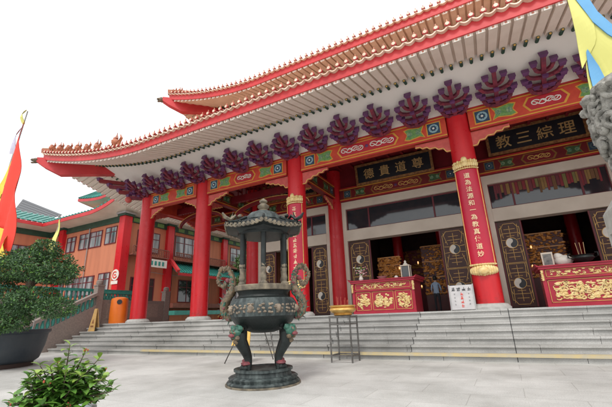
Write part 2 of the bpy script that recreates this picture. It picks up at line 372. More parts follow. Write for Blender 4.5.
# painted front beams -------------------------------------------------
def scroll(mb, c, w, ax, n):      # white cloud scroll of thin tubes
    c = Vector(c); ax = Vector(ax)
    for k in range(4):
        x = -w / 2 + w * (k + .5) / 4; r = min(w / 7, .17)
        pts = []
        for i in range(14):
            a = i / 13 * 1.7 * PI + (PI if k % 2 else 0); rr = r * (1 - .5 * i / 13)
            pts.append(c + ax * (x + rr * math.cos(a) * 1.3) + Z_ * (rr * math.sin(a)) + n * .006)
        mb.tube(pts, .016, 5)
    pts = [c + ax * (-w / 2 + w * i / 16) + Z_ * (.05 * math.sin(i * 1.3)) + n * .006 for i in range(17)]
    mb.tube(pts, .014, 5)
def painted(x0, x1, ax, o, n, z0, z1, name='painted_beam', depth=.34, dim=False):
    # beam from o+ax*x0 to o+ax*x1, painted face on the side n
    o = Vector(o); ax = Vector(ax); n = Vector(n); h = z1 - z0; zc = (z0 + z1) / 2
    def B(mb, a, c, d0, d1, za, zb):
        p = [o + ax * a + n * d0, o + ax * c + n * d0, o + ax * c + n * d1, o + ax * a + n * d1]
        mb.hexa([q + Z_ * za for q in p] + [q + Z_ * zb for q in p])
    mb = MB().m(mat('shaded_beam_red', (.20, .012, .015), (.14, .01, .012), rough=.5) if dim else ORNG); B(mb, x0, x1, -depth, 0, z0, z1)  # dim beams: porch shade is darkened into the red itself
    mb.m(ORNG).m(YELP if 0 else mat('beam_edge_yellow', (.72, .36, .05), (.6, .28, .04), rough=.5))
    for za in (z0 + .015, z1 - .055): B(mb, x0, x1, 0, .012, za, za + .04)
    mb.m(mat('beam_edge_red', (.55, .03, .03), rough=.5)); B(mb, x0, x1, 0, .02, z1 - .006, z1 + .05); B(mb, x0, x1, 0, .018, z0 - .04, z0 + .003)
    bo = mb.build(name, T, smooth=0)
    L = x1 - x0; hs = h * .33
    pa = MB(); t = n
    def poly(pts, m, d, th=.006):
        if dim: m = {'painted_green': mat('shaded_green', (.07, .13, .05), (.04, .09, .04), rough=.5, scale=12), 'beam_panel_crimson': mat('shaded_crimson', (.22, .012, .02), rough=.5), 'beam_edge_yellow': mat('shaded_yellow', (.30, .15, .03), rough=.5), 'rosette_blue': mat('shaded_blue', (.10, .16, .17), rough=.5)}.get(m.name, m)  # darker copies of the beam paints, gallery shade put into the colour
        pa.m(m); pa.prism(pts, o + n * d, ax, Z_, n * th)
    for s, xs in ((1, x0), (-1, x1)):
        c = xs + s * (.42)
        sq = [(c - hs, zc - hs), (c + hs, zc - hs), (c + hs, zc + hs), (c - hs, zc + hs)]
        poly(sq, mat('beam_edge_yellow', (.72, .36, .05), rough=.5), .002)
        sq = [(c + (a - c) * .84, zc + (b_ - zc) * .84) for a, b_ in sq]; poly(sq, NAVY, .010)
        poly([(c + math.cos(i * PI / 8) * hs * .66, zc + math.sin(i * PI / 8) * hs * .66) for i in range(16)], mat('rosette_blue', (.35, .5, .52), (.2, .34, .4), rough=.5, scale=25), .018)
        poly([(c + math.cos(i * PI / 8) * hs * .36 * (1 + .3 * (i % 2)), zc + math.sin(i * PI / 8) * hs * .36 * (1 + .3 * (i % 2))) for i in range(16)], NAVY, .026)
        poly([(c + math.cos(i * PI / 4) * hs * .16, zc + math.sin(i * PI / 4) * hs * .16) for i in range(8)], WHITE, .034)
        c2 = xs + s * (.98 + .02 * L); q = hs * 1.5
        shp = [(-q, -hs), (-q * .55, -hs * .72), (q * .55, -hs), (q, -hs * .8), (q * .72, 0), (q, hs * .8), (q * .55, hs), (-q * .55, hs * .72), (-q, hs), (-q * .7, 0)]
        poly([(c2 + a * s, zc + b_) for a, b_ in shp], mat('beam_edge_yellow', (.72, .36, .05), rough=.5), .002)
        poly([(c2 + a * s * .86, zc + b_ * .84) for a, b_ in shp], GREENP, .010)
        for dx in (-.45, .4): poly([(c2 + dx * q + math.cos(i * PI / 6) * hs * .4, zc + math.sin(i * PI / 6) * hs * .4) for i in range(12)], mat('painted_leaf', (.32, .44, .2), (.06, .16, .12), rough=.5, scale=20), .018)
    a = x0 + 1.42 + .04 * L; c = x1 - 1.42 - .04 * L
    if c - a > .7:
        k = hs * .9
        shp = [(a, zc), (a + k * .7, zc + hs), (c - k * .7, zc + hs), (c, zc), (c - k * .7, zc - hs), (a + k * .7, zc - hs)]
        poly(shp, mat('beam_edge_yellow', (.72, .36, .05), rough=.5), .002)
        ctr = (a + c) / 2; sh2 = [(ctr + (p - ctr) * (1 - .07 / (c - a) * 2), zc + (z - zc) * .86) for p, z in shp]
        poly(sh2, PANR, .010)
        pa.m(WHITE if not dim else GOLDP); w = (c - a)
        if w > 1.6:
            scroll(pa, o + ax * (ctr - w * .24) + Z_ * zc + n * .02, w * .36, ax, n); scroll(pa, o + ax * (ctr + w * .24) + Z_ * zc + n * .02, w * .36, ax, n)
            pa.m(PURE); pa.ball(o + ax * ctr + Z_ * zc + n * .02, (.07, .02, .07), 8, 5)
        else: scroll(pa, o + ax * ctr + Z_ * zc + n * .02, w * .6, ax, n)
    pa.build('painted_panels', bo, smooth=0)
    return bo
def queti(p, d, z, n, w=.95, h=.5):    # scalloped bracket under the beam; p = column face, d = direction away from the column
    p = Vector(p); d = Vector(d); n = Vector(n)
    pts = [(0, 0), (w, 0), (w, -h * .22), (w * .86, -h * .22), (w * .80, -h * .38), (w * .66, -h * .34), (w * .58, -h * .52), (w * .42, -h * .5), (w * .34, -h * .7), (w * .2, -h * .7), (w * .12, -h), (0, -h)]
    mb = MB().m(PINK); mb.prism(pts, p + Z_ * z - n * .05, d, Z_, n * .10)
    mb.m(GOLDP)
    for a, c in zip(pts[2:], pts[3:]):
        A = p + d * a[0] + Z_ * (z + a[1]) + n * .055; C = p + d * c[0] + Z_ * (z + c[1]) + n * .055
        mb.bar(A, C, .03, .03)
    mb.build('carved_brace', T, smooth=0)
BZ0, BZ1 = 6.87, 7.62
for x0, x1 in zip(CX, CX[1:]):
    painted(x0 + RC - .02, x1 - RC + .02, X_, (0, CY - .22, 0), -Y_, BZ0, BZ1)
    k = 1.15 if x1 - x0 > 5 else .85
    queti((x0 + RC - .03, CY - .05, 0), X_, BZ0 - .04, -Y_, k); queti((x1 - RC + .03, CY - .05, 0), -X_, BZ0 - .04, -Y_, k)
for x, n in ((CX[0], -X_), (CX[-1], X_)):
    ys = [CY, IY, 21.6, 26.8]
    for y0, y1 in zip(ys, ys[1:]):
        painted(y0 + RC - .02, y1 - RC + .02, Y_, (x, 0, 0) + Vector((0, 0, 0)) if 0 else Vector((x, 0, 0)) + n * .2, n, BZ0, BZ1)
        queti((x, y0 + RC - .03, 0), Y_, BZ0 - .04, n, .9); queti((x, y1 - RC + .03, 0), -Y_, BZ0 - .04, n, .9)
# gallery cross beams, ceiling, inner painted beams
for x in CX[1:-1]:
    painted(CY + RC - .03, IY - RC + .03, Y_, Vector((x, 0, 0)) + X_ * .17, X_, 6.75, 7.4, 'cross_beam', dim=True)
    queti((x, CY + RC - .04, 0), Y_, 6.71, X_, .9); queti((x, IY - RC + .04, 0), -Y_, 6.71, X_, .9)
for x0, x1 in zip(CX, CX[1:]):
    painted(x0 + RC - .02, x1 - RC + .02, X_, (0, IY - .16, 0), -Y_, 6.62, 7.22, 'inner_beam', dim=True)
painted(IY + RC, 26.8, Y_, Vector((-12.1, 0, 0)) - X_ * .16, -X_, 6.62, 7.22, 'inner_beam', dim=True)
mb = MB().m(REDD).b(-16.3, 8.95, 12.0, 28, 8.36, 8.5)
for y in (13.4, 14.4, 15.4): mb.b(-16.1, 8.7, y - .08, y + .08, 8.2, 8.36)
x = -15.5
while x < 8.6: mb.b(x - .05, x + .05, 12.5, 16.3, 8.26, 8.36); x += .65
mb.build('gallery_ceiling', T, smooth=0)
# carved red fringe (latticed fan panels) behind the front beam of every bay
for x0, x1 in list(zip(CX, CX[1:]))[:2]:
    mb = MB().m(REDD); w = (x1 - x0) / 2; xc = (x0 + x1) / 2
    pts = []
    for i in range(17): a = PI * i / 16; pts.append((-math.cos(a) * (w - RC), -.75 + math.sin(a) * .62))
    for a, c in zip(pts, pts[1:]): mb.bar((xc + a[0], 14.3, 6.9 + a[1]), (xc + c[0], 14.3, 6.9 + c[1]), .12, .16)
    for k in range(-8, 9): mb.b(xc + k * (w - RC) / 8.6 - .02, xc + k * (w - RC) / 8.6 + .02, 14.28, 14.32, 6.9, 8.2)
    mb.m(GOLDP)
    for a, c in zip(pts, pts[1:]): mb.bar((xc + a[0], 14.22, 6.98 + a[1]), (xc + c[0], 14.22, 6.98 + c[1]), .02, .03)
    mb.m(REDD).b(x0, x1, 14.2, 14.4, 6.95, 7.3)
    mb.build('gallery_arch', T, smooth=0)

# main wall: frames, transoms, doors ----------------------------------
YW = 16.45
def yinyang(parent, c, r):
    c = Vector(c); mb = MB().m(GOLDP); mb.lathe([(r * 1.1, 0), (r * 1.1, .012)], c, 24, ax=(X_, Z_, -Y_))
    mb.m(WHITE); mb.lathe([(r, .012), (r, .018)], c, 24, ax=(X_, Z_, -Y_))
    P = []; N = 12
    for i in range(N * 2 + 1): a = PI / 2 - PI * i / (2 * N); P.append((r * math.cos(a), r * math.sin(a)))
    for i in range(1, N): a = -PI / 2 + PI * i / N * 1.0; P.append((-r / 2 * math.cos(a) * -1 * -1, -r / 2 + r / 2 * math.sin(a)))
    for i in range(N): a = -PI / 2 + PI * i / N; P.append((r / 2 * math.cos(a), r / 2 + r / 2 * math.sin(a)))
    # rotate for the tilted look the doors have
    q = .5; P = [(x * math.cos(q) - z * math.sin(q), x * math.sin(q) + z * math.cos(q)) for x, z in P]
    bm = MB().m(BLACK)
    cc = (P and sum(p[0] for p in P) / len(P), sum(p[1] for p in P) / len(P))
    mb.m(BLACK); mb.prism(P, c + Vector((0, -.018, 0)), X_, Z_, -Y_ * .005)
    for s, m in ((1, BLACK), (-1, WHITE)):
        mb.m(WHITE if s < 0 else BLACK)
    def dot(zz, m, d):
        x0 = -zz * math.sin(q); z0 = zz * math.cos(q)
        mb.m(m); mb.lathe([(r * .15, d), (r * .15, d + .004)], c + Vector((x0, 0, z0)), 10, ax=(X_, Z_, -Y_))
    dot(r / 2, WHITE, .024); dot(-r / 2, BLACK, .024)
    mb.build('yin_yang', parent, smooth=0)
def leaf(x0, x1, z0=H + .04, z1=4.5, y=YW + .02):
    mb = MB().m(DOORB).b(x0, x1, y, y + .09, z0, z1)
    mb.m(MAROON); w = .05
    mb.b(x0, x0 + w, y - .02, y - .001, z0, z1).b(x1 - w, x1, y - .02, y - .001, z0, z1)
    o = mb.build('door_leaf', T, smooth=0)
    g = MB().m(GOLDP); xc = (x0 + x1) / 2; hw = (x1 - x0) / 2 - .11; yy = y - .004
    def ln(a, c, t=.015): g.bar((xc + a[0], yy, a[1]), (xc + c[0], yy, c[1]), .012, t, up=Z_) if abs(a[1] - c[1]) < abs(a[0] - c[0]) else g.bar((xc + a[0], yy, a[1]), (xc + c[0], yy, c[1]), t, .012, up=Y_)
    k = .16; zb, zt = z0 + .1, z1 - .1
    oc = [(-hw, zb + k), (-hw + .06, zb + k), (-hw + k, zb), (hw - k, zb), (hw - .06, zb + k), (hw, zb + k), (hw, zt - k), (hw - .06, zt - k), (hw - k, zt), (-hw + k, zt), (-hw + .06, zt - k), (-hw, zt - k)]
    for a, c in zip(oc, oc[1:] + oc[:1]): ln(a, c)
    zm = (zb + zt) / 2; ln((-hw, zm), (hw, zm)); ln((-hw, zm - .04), (hw, zm - .04), .012)
    for zc in ((zm + zt) / 2, (zb + zm) / 2):
        ln((0, zc + .2), (0, zc + .70)); ln((0, zc - .2), (0, zc - .68))
        for s in (1, -1):
            ln((-.2, zc + s * .56), (.2, zc + s * .56)); ln((-.26, zc + s * .40), (.26, zc + s * .40)); ln((-.14, zc + s * .28), (.14, zc + s * .28))
            for e in (1, -1):
                ln((e * .26, zc + s * .22), (e * (hw - .06), zc + s * .62)); ln((e * .2, zc + s * .12), (e * (hw - .03), zc + s * .14))
                ln((e * .30, zc + s * .40), (e * .34, zc + s * .30)); ln((e * (hw - .06), zc + s * .62), (e * (hw - .06), zc + s * .74), .016)
    g.build('gold_inlay', o, smooth=0)
    r = .20
    for zc in ((zm + zt) / 2, (zb + zm) / 2): yinyang(o, (xc, y, zc), r)
    return o
bays = [(-12.1, -6.93), (-6.93, -.43), (-.43, 4.75), (4.75, 8.75)]
for x0, x1 in bays:
    a = x0 + RC - .04; c = x1 - RC + .04; jw = .22
    door = not (x0 > 4)
    fr = MB().m(CREAM)
    fr.b(a, a + jw, YW - .10, YW + .35, H, 6.55).b(c - jw, c, YW - .10, YW + .35, H, 6.55)
    fr.b(a + jw, c - jw, YW - .10, YW + .35, 6.17, 6.55).b(a + jw, c - jw, YW - .12, YW + .35, 4.54, 5.08)
    fr.m(REDD).b(a, c, YW - .14, YW + .35, 6.553, 6.615)
    fr.b(a, c, YW - .02, YW + .3, 7.25, 8.36)
    if not door: fr.m(ORWALL).b(a + jw, c - jw, YW, YW + .3, H, 4.538)
    fo = fr.build('wall_frame', T, smooth=0)
    w = MB().m(MAROON); xa, xc_ = a + jw, c - jw
    n = 3 if c - a > 5 else 3
    cuts = [xa, xa + (xc_ - xa) * .215, xa + (xc_ - xa) * .785, xc_]
    for x in cuts: w.b(max(xa, x - .035), min(xc_, x + .035), YW + .02, YW + .10, 5.082, 6.168)
    w.b(xa, xc_, YW + .03, YW + .09, 5.082, 5.14).b(xa, xc_, YW + .03, YW + .09, 6.11, 6.168)
    wo = w.build('transom_window', T, smooth=0)
    MB().m(GLASSD).b(xa, xc_, YW + .055, YW + .065, 5.1, 6.15).build('glass', wo, smooth=0)
    if door:
        W_ = 1.10 if c - a > 5 else .92
        leaf(xa + .01, xa + .01 + W_); leaf(xc_ - .01 - W_, xc_ - .01)
def valance(x0, x1):
    mb = MB(); rnd = random.Random(8); x = x0
    while x < x1 - .08:
        w = rnd.uniform(.07, .14); h = rnd.uniform(.35, .62)
        mb.m(rnd.choice([REDD, MAROON, MAROON, mat('valance_gold', (.28, .16, .05), rough=.7), mat('valance_brown', (.18, .09, .04), rough=.8), mat('valance_olive', (.2, .17, .06), rough=.8)]))
        mb.b(x, x + w * .9, YW + .035, YW + .05, 6.1 - h, 6.1); x += w
    tag(mb.build('hanging_valance', loc=((x0 + x1) / 2, YW, 5.5), smooth=0), 'red and gold strip valance hanging in the transom window of the right doorway', 'valance')
valance(.35, 4.0)
# hall body (side walls, interior, upper storey)
hb = MB().m(ORWALL).b(-12.2, -11.95, IY + .4, 36, H, 8.4).b(8.6, 8.85, IY + .4, 36, H, 8.4).b(-12.2, 8.85, 35.9, 36.2, H, 8.4)
hb.m(CREAM).b(-12.25, 8.9, 17.0, 36.2, 8.52, 13.6)
hb.build('hall_wall', T, smooth=0)
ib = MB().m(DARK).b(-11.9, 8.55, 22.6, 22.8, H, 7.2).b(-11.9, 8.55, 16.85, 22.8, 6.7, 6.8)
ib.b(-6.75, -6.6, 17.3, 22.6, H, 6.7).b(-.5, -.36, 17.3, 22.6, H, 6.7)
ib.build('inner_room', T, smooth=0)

# roofs -----------------------------------------------------------------
def make_roof(x0, x1, y0, yb, oE, oI, zl, slope, lift, span, ex, fh, sp, matR, z_in, roof_in, roof_rise, tierlab, own=(0, -1)):
    L = x1 - x0; Lb = yb - y0
    sides = [(Vector((x0, y0, 0)), X_, -Y_, L, True, True), (Vector((x0, y0, 0)), Y_, -X_, Lb, True, False), (Vector((x1, y0, 0)), Y_, X_, Lb, True, False)]
    def lf(s, o, L, l, r):
        v = 0
        if l: v = max(v, lift * max(0, 1 - (s + oE) / span) ** ex)
        if r: v = max(v, lift * max(0, 1 - (L + oE - s) / span) ** ex)
        return v * min(1, max(0, o) / 1.9) ** .6
    def P(sd, s, o, dz):
        A, ds, n, L_, l, r = sd
        return A + ds * s + n * o + Z_ * (zl + (oE - o) * slope + lf(s, o, L_, l, r) + dz)
    raf = MB().m(matR); ends = MB(); grn = MB(); sof = MB().m(matR); fas = MB().m(FASC); dr = MB(); tl = MB(); top = MB().m(TILO)
    for sd in sides:
        A, ds, n, L_, l, r = sd
        sA = -oE; sB = L_ + oE if r else L_
        N = int((sB - sA) / sp); step = (sB - sA) / N
        S_ = [sA + i * step for i in range(N + 1)]
        def omin(s, base):   # hip clipping
            m = base
            if s < 0 and l: m = max(m, -s)
            if r and s > L_: m = max(m, s - L_)
            return m
        for i in range(N):
            s = S_[i] + step / 2; om = omin(s, oI)
            R_ = MB() if (sd is sides[0] and own[0] <= s <= own[1]) else raf
            if om < oE - .12:
                R_.m(matR)
                for a, c in ((om, (om + oE) / 2), ((om + oE) / 2, oE - .02)):
                    p, q = P(sd, s, a, .07), P(sd, s, c, .07)
                    R_.bar(p, q, sp * .74, .075, up=Z_)
                e = P(sd, s, oE - .02, .06)
                R_.m(WHITE); R_.bar(e, e + n * .025, .13, .10, up=Z_)
                R_.m(TILO); R_.bar(e + n * .025, e + n * .032, .05, .05, up=Z_)
                if om <= oI + 1e-3:
                    p = P(sd, s, oI - .15, -.02); q = P(sd, s, oI + .16, -.02)
                    R_.m(GREEND); R_.tube([p, q], .05, 8); R_.m(GOLDP); R_.tube([q, q + n * .012], .032, 6)
                if R_ is not raf: R_.build('rafter', T, smooth=0)
        # soffit boards + fascia + roof surface strips
        for i in range(N):
            s0, s1 = S_[i], S_[i + 1]
            for (a, c) in ((None, .5), (.5, 1)):
                pa = []
                for s in (s0, s1):
                    om = min(omin(s, oI - .25), oE)
                    o0 = om if a is None else om + (oE - om) * a; o1 = om + (oE - om) * c
                    pa.append((P(sd, s, o0, .125), P(sd, s, o1, .125)))
                sof.add([pa[0][0], pa[0][1], pa[1][1], pa[1][0]], [(0, 1, 2, 3)])
            p0, p1 = P(sd, s0, oE, .125), P(sd, s1, oE, .125); q0, q1 = p0 + n * .05, p1 + n * .05
            u = Z_ * fh; d_ = Z_ * -.02
            fas.hexa([p0 + d_, p1 + d_, q1 + d_, q0 + d_, p0 + u, p1 + u, q1 + u, q0 + u])
            # scalloped drip tile and round roll end
            dr.m(TILE); m0 = P(sd, (s0 + s1) / 2, oE, .125) + u
            a0 = p0 + u; a1 = p1 + u
            K = 6; lo = []; hi = []
            for k in range(K + 1):
                f = k / K; b = a0.lerp(a1, f); sag = math.sin(f * PI)
                lo.append(b + n * .16 - Z_ * (.085 * sag - .015)); hi.append(b + n * .16 - Z_ * (.085 * sag - .055))
            bk = [v - n * .16 for v in lo] ; bh = [v - n * .16 for v in hi]
            for k in range(K): dr.add([lo[k], lo[k + 1], hi[k + 1], hi[k], bk[k], bk[k + 1], bh[k + 1], bh[k]], [(0, 1, 2, 3), (0, 4, 5, 1), (3, 2, 6, 7)])
            if i:
                e = a0 + Z_ * .10
                dr.m(FASC); dr.tube([e - n * .1 - Z_ * .02, e + n * .17], .075, 8); dr.m(TILE); dr.tube([e + n * .17, e + n * .195], .052, 8)
                pass
                dr.m(TILO); dr.bar(e + n * .14 + Z_ * .05, e + n * .14 + Z_ * .15, .04, .03, w2=.03, h2=.02)
            # upper surface
            K = 5; row = []
            for s in (s0, s1):
                oin = -roof_in; om = max(omin(s, -99), oin) if (s < 0 and l) or (r and s > L_) else oin
                if s < oE * 0 + 0 and False: pass
                rr = []
                # hips continue inwards of the column line too
                hl = -s if l else -99; hr = s - L_ if r else -99
                om = max(oin, hl, hr)
                for k in range(K + 1):
                    o = oE + .12 + (min(om, oE) - oE - .12) * k / K; f = (oE - o) / (oE + roof_in)
                    zz = zl + .125 + fh + .05 + roof_rise * (f * .55 + f * f * .45) + lf(s, min(max(o, 0), oE), L_, l, r)
                    rr.append(A + ds * s + n * o + Z_ * zz)
                row.append(rr)
            for k in range(K): top.add([row[0][k], row[0][k + 1], row[1][k + 1], row[1][k]], [(0, 1, 2, 3)])
            if i: tl.m(TILE); tl.tube([v + Z_ * .035 for v in row[0]], .07, 6)
    ro = sof.build('eave_soffit', T, smooth=60); 
    tag(raf.build('rafters', T, smooth=0), kind='stuff')
    fas.build('fascia', T, smooth=60); dr.build('drip_tiles', T, smooth=30)
    tp = top.build('roof_surface', T, smooth=60); tl.build('tile_rolls', tp, smooth=60)
    # hip beams at the corners
    for sd, sx in ((0, -1), (0, 1)):
        c0 = Vector((x0 if sx < 0 else x1, y0, 0)); d = Vector((sx, -1, 0)).normalized()
        zt = zl + lift
        mb = MB().m(FASC); x_ = Vector((-d.y, d.x, 0)) * .17; rt = math.sqrt(2)
        k = [(oE * .22, zl + .62, zl + 1.28 * 1), (oE * .9, zt - .75, zt + .10), (oE * 1.0, zt - .62, zt + .06), (oE * 1.09, zt - .30, zt - .10)]
        secs = []
        q_ = lift / 1.45
        kk = [(.9, zl + 1.0 * q_, zl + 1.72 * q_), (2.0, zl + .88 * q_, zl + 1.68 * q_), (3.1, zl + .73 * q_, zl + 1.64 * q_), (3.62, zl + 1.10 * q_, zl + 1.62 * q_), (3.88, zl + 1.36 * q_, zl + 1.60 * q_)]
        for o, a, b_ in kk:
            q = c0 + d * o * rt; secs += [q - x_ + Z_ * a, q + x_ + Z_ * a, q + x_ + Z_ * b_, q - x_ + Z_ * b_]
        fs = [(3, 2, 1, 0)]
        for i in range(len(kk) - 1):
            b = i * 4; fs += [(b, b + 1, b + 5, b + 4), (b + 1, b + 2, b + 6, b + 5), (b + 2, b + 3, b + 7, b + 6), (b + 3, b, b + 4, b + 7)]
        b = (len(kk) - 1) * 4; fs.append((b, b + 1, b + 2, b + 3)); mb.add(secs, fs)
        hbm = mb.build('hip_beam', T, smooth=30)
        tip = c0 + d * 3.84 * rt + Z_ * (zl + 1.48 * q_)
        mh = MB().m(TAN); mh.ball(tip + d * .1, (.2, .2, .14), 10, 6, .12); mh.ball(tip + d * .28 + Z_ * .02, (.12, .12, .07), 8, 5, .1); mh.bar(tip - Z_ * .1 + d * .12, tip - Z_ * .13 + d * .34, .12, .05)
        mh.build('beam_head', hbm)
    return sides, P
def figure(p, k, d, big=1.):   # small glazed roof figure: rider, beast or bird
    mb = MB().m(TILO); p = Vector(p); d = Vector(d)
    mb.ball(p + Z_ * .16 * big, (.10 * big, .14 * big, .10 * big), 8, 5, .1)
    mb.ball(p + Z_ * .28 * big + d * .08, (.06 * big, .07 * big, .07 * big), 8, 5, .1)
    mb.tube([p + Z_ * .05, p + Z_ * .14], .05 * big, 6)
    mb.tube([p - d * .1 + Z_ * .12, p - d * .2 * big + Z_ * .26 * big, p - d * .14 * big + Z_ * .38 * big], [.05 * big, .04 * big, .015], 6)
    for s in (-.05, .05): mb.tube([p + d * .12 * big + Vector((s, s, 0)) * big, p + d * .08 + Vector((s, s, .16 * big))], .025 * big, 5)
    if k % 2: mb.tube([p + Z_ * .3 * big + d * .02, p + Z_ * .46 * big], [.05 * big, .02], 6)
    mb.build('roof_figure', T)
# lower roof
sd1, P1 = make_roof(-16.1, 8.75, 12.4, 30, 3.7, 1.95, 7.76, .30, 1.45, 7.8, 1.7, .29, .285, RAFT, 8.36, 3.4, 2.6, 'lower', own=(-3.7, 19.6))
# upper roof
sd2, P2 = make_roof(-12.1, 8.75, 16.4, 34, 3.6, 1.75, 12.35, .30, 1.35, 6.4, 1.8, .33, .30, RAFU, 13.1, 9.0, 6.5, 'upper', own=(7.2, 12.2))
# ridge of figures near the left and right corners of both roofs
def corner_ridge(x0, y0, oE, zl, lift, fh, sx, nfig, dragon):
    d = Vector((sx, -1, 0)).normalized(); c0 = Vector((x0, y0, 0)); rt = math.sqrt(2)
    def q(o): 
        dl = oE - o; s = -o; v = lift * max(0, 1 - (s + oE) / 7.8) ** 1.7 * min(1, max(0, o) / 1.9) ** .6
        return c0 + d * o * rt + Z_ * (zl + .125 + fh + .1 + v + (oE - o) * .42)
    mb = MB().m(TILO); pts = [q(oE * (1.03 - k * .12)) for k in range(9)]
    for a, b_ in zip(pts, pts[1:]): mb.bar(a + Z_ * .06, b_ + Z_ * .06, .22, .22)
    mb.m(TILE)
    for a, b_ in zip(pts, pts[1:]): mb.tube([a + Z_ * .2, b_ + Z_ * .2], .075, 6)
    mb.build('hip_ridge', T, smooth=30)
    return q
q = corner_ridge(-16.1, 12.4, 3.7, 7.76, 1.45, .29, -1, 6, True)
# figures stand along the front eave from the corner, as on the photograph's left corner
for k in range(6):
    s = -3.42 + k * .80; p = P1(sd1[0], s, 3.55, .125 + .29 + .18); figure(p, k, Vector((-1, 0, 0)), 1.25)
p = P1(sd1[0], 1.75, 3.4, .6); figure(p, 1, Vector((-1, 0, 0)), 1.7); figure(p + Vector((-.45, 0, -.05)), 0, Vector((-1, 0, 0)), 1.1)
q2 = corner_ridge(-12.1, 16.4, 3.6, 12.35, 1.35, .33, -1, 2, False)
for k in range(2): figure(P2(sd2[0], -3.4 + k * .5, 3.5, .6), k, Vector((-1, 0, 0)), .9)
corner_ridge(8.75, 12.4, 3.7, 7.76, 1.45, .29, 1, 6, True); corner_ridge(8.75, 16.4, 3.6, 12.35, 1.35, .33, 1, 6, True)
# dragon ornament on the slope of the lower roof
mb = MB().m(PURP); c = Vector((-3.6, 9.9, 8.95))
pts = [c + Vector((-1.1 + .22 * i, .05 * math.sin(i), .12 * math.sin(i * 1.1) + .02 * i)) for i in range(11)]
mb.tube(pts, [.04, .07, .09, .1, .1, .1, .1, .09, .09, .1, .06], 7); mb.m(GOLDP)
for p in pts[1:-1]: mb.bar(p + Z_ * .08, p + Z_ * .22, .05, .03, w2=.01, h2=.01)
mb.m(BLACK); mb.ball(pts[-1] + Z_ * .05, (.14, .1, .1), 8, 5, .15)
for s in range(4): mb.tube([pts[2 + s * 2], pts[2 + s * 2] + Vector((.08, 0, -.22))], .035, 5)
mb.build('dragon_ornament', T)
# curved cove between the green rafter ends and the beam top
cv = MB().m(COVE)
def covestrip(A, ds, n, L, l, r, oi=1.98, zt=8.40):
    K = 8; N = 40; prev = None
    for i in range(N + 1):
        s = -oi + (L + (oi if not r else 2 * oi)) * i / N if l else L * i / N
        s = -oi + (L + oi + (oi if r else 0)) * i / N; row = []
        for k in range(K + 1):
            f = k / K; o = .12 + (oi - .12) * f; m = max(-s, (s - L) if r else -9)
            sc = o
            ss = s
            if s < 0: ss = max(s, -o)
            if r and s > L: ss = min(s, L + o)
            z = 7.60 + (zt - 7.60) * (f ** .85)
            lf_ = 1.45 * max(0, 1 - (ss + 3.7) / 7.8) ** 1.7 * min(1, o / 1.9)
            if r: lf_ = max(lf_, 1.45 * max(0, 1 - (L + 3.7 - ss) / 7.8) ** 1.7 * min(1, o / 1.9))
            row.append(A + ds * ss + n * o + Z_ * (z + lf_))
        if prev:
            for k in range(K): cv.add([prev[k], prev[k + 1], row[k + 1], row[k]], [(0, 1, 2, 3)])
        prev = row
for A, ds, n, L, l, r in sd1: covestrip(A, ds, n, L, l, r)
cv.m(REDD).b(-16.3, 8.95, 12.2, 12.5, 7.62, 8.36).b(-16.3, -15.9, 12.5, 28, 7.62, 8.36).b(8.55, 8.95, 12.5, 28, 7.62, 8.36)
cv.build('eave_cove', T, smooth=50)
cv2 = MB().m(COVE)
for sx in (0,): pass
for A, ds, n, L, l, r in sd2:
    oi = 1.8; a = A + n * .1 - ds * (.1 if l else 0); b_ = A + ds * (L + (.1 if r else 0)) + n * .1
    c = A - ds * oi + n * oi; d = A + ds * (L + (oi if r else 0)) + n * oi
    cv2.add([a + Z_ * 12.1, b_ + Z_ * 12.1, d + Z_ * 13.0, c + Z_ * 13.0], [(0, 1, 2, 3)])
cv2.build('upper_cove', T, smooth=0)

# dougong brackets -------------------------------------------------------
def bracket(c, ax, n, scale=1.):
    """c: foot on the beam face, ax: along the wall, n: outward"""
    c = Vector(c); ax = Vector(ax); n = Vector(n)
    up = (n * 1.0 + Z_ * .48).normalized(); LEN = 1.27 * scale
    out = up.cross(ax).normalized()
    if out.dot(n) < 0: out = -out
    mb = MB().m(PURP)
    def pt(x, t, d=0.): return c + ax * x + up * t * LEN + out * d
    def arm(w, t0, t1, th=.085):
        for s in (-1, 1):
            P = [pt(0, t0), pt(s * w * .50, t0 + .03), pt(s * w * .80, t0 + (t1 - t0) * .28), pt(s * w * .97, t0 + (t1 - t0) * .60), pt(s * w * 1.02, t1 - .05)]
            mb.m(PURP)
            for a, b_ in zip(P, P[1:]): mb.bar(a, b_ + (b_ - a) * .10, .11, th * .9, up=out.cross(b_ - a))
            e = P[-1]; mb.m(PURE); mb.bar(e - up * .04, e + up * .07, .14, .13, up=out, w2=.18, h2=.15); mb.bar(e + up * .071, e + up * .10, .20, .17, up=out)
    mb.bar(pt(0, -.02), pt(0, 1.0), .12, .15, up=out)
    mb.m(PURE); mb.bar(pt(0, .98), pt(0, 1.06), .14, .16, up=out, w2=.24, h2=.18); mb.m(PURP)
    arm(.40, .0, .34, .12); arm(.49, .20, .44, .10); arm(.46, .42, .70, .10); arm(.25, .58, .86, .10); arm(.2, .10, .22, .08)
    for t in (.22, .5):
        mb.m(PURP); mb.bar(pt(0, t, .05), pt(0, t + .04, .20), .09, .09, up=up); mb.m(PURE); mb.bar(pt(0, t + .02, .20), pt(0, t + .09, .21), .13, .09, up=out, w2=.16)
    mb.build('bracket', T, smooth=0)
for x0, x1, k in zip(CX, CX[1:], (3, 4, 5, 4, 3)):
    for i in range(k): bracket((x0 + (x1 - x0) * i / k, CY - .30, 7.50), X_, -Y_)
bracket((CX[-1], CY - .3, 7.5), X_, -Y_)
for x, n in ((-16.1, -X_), (8.75, X_)):
    ys = [CY, IY, 21.6, 26.8]
    for y0, y1, k in zip(ys, ys[1:], (3, 4, 4)):
        for i in range(k):
            if i or y0 > CY: bracket(Vector((x, y0 + (y1 - y0) * i / k, 7.40)) + n * .3, Y_, n)
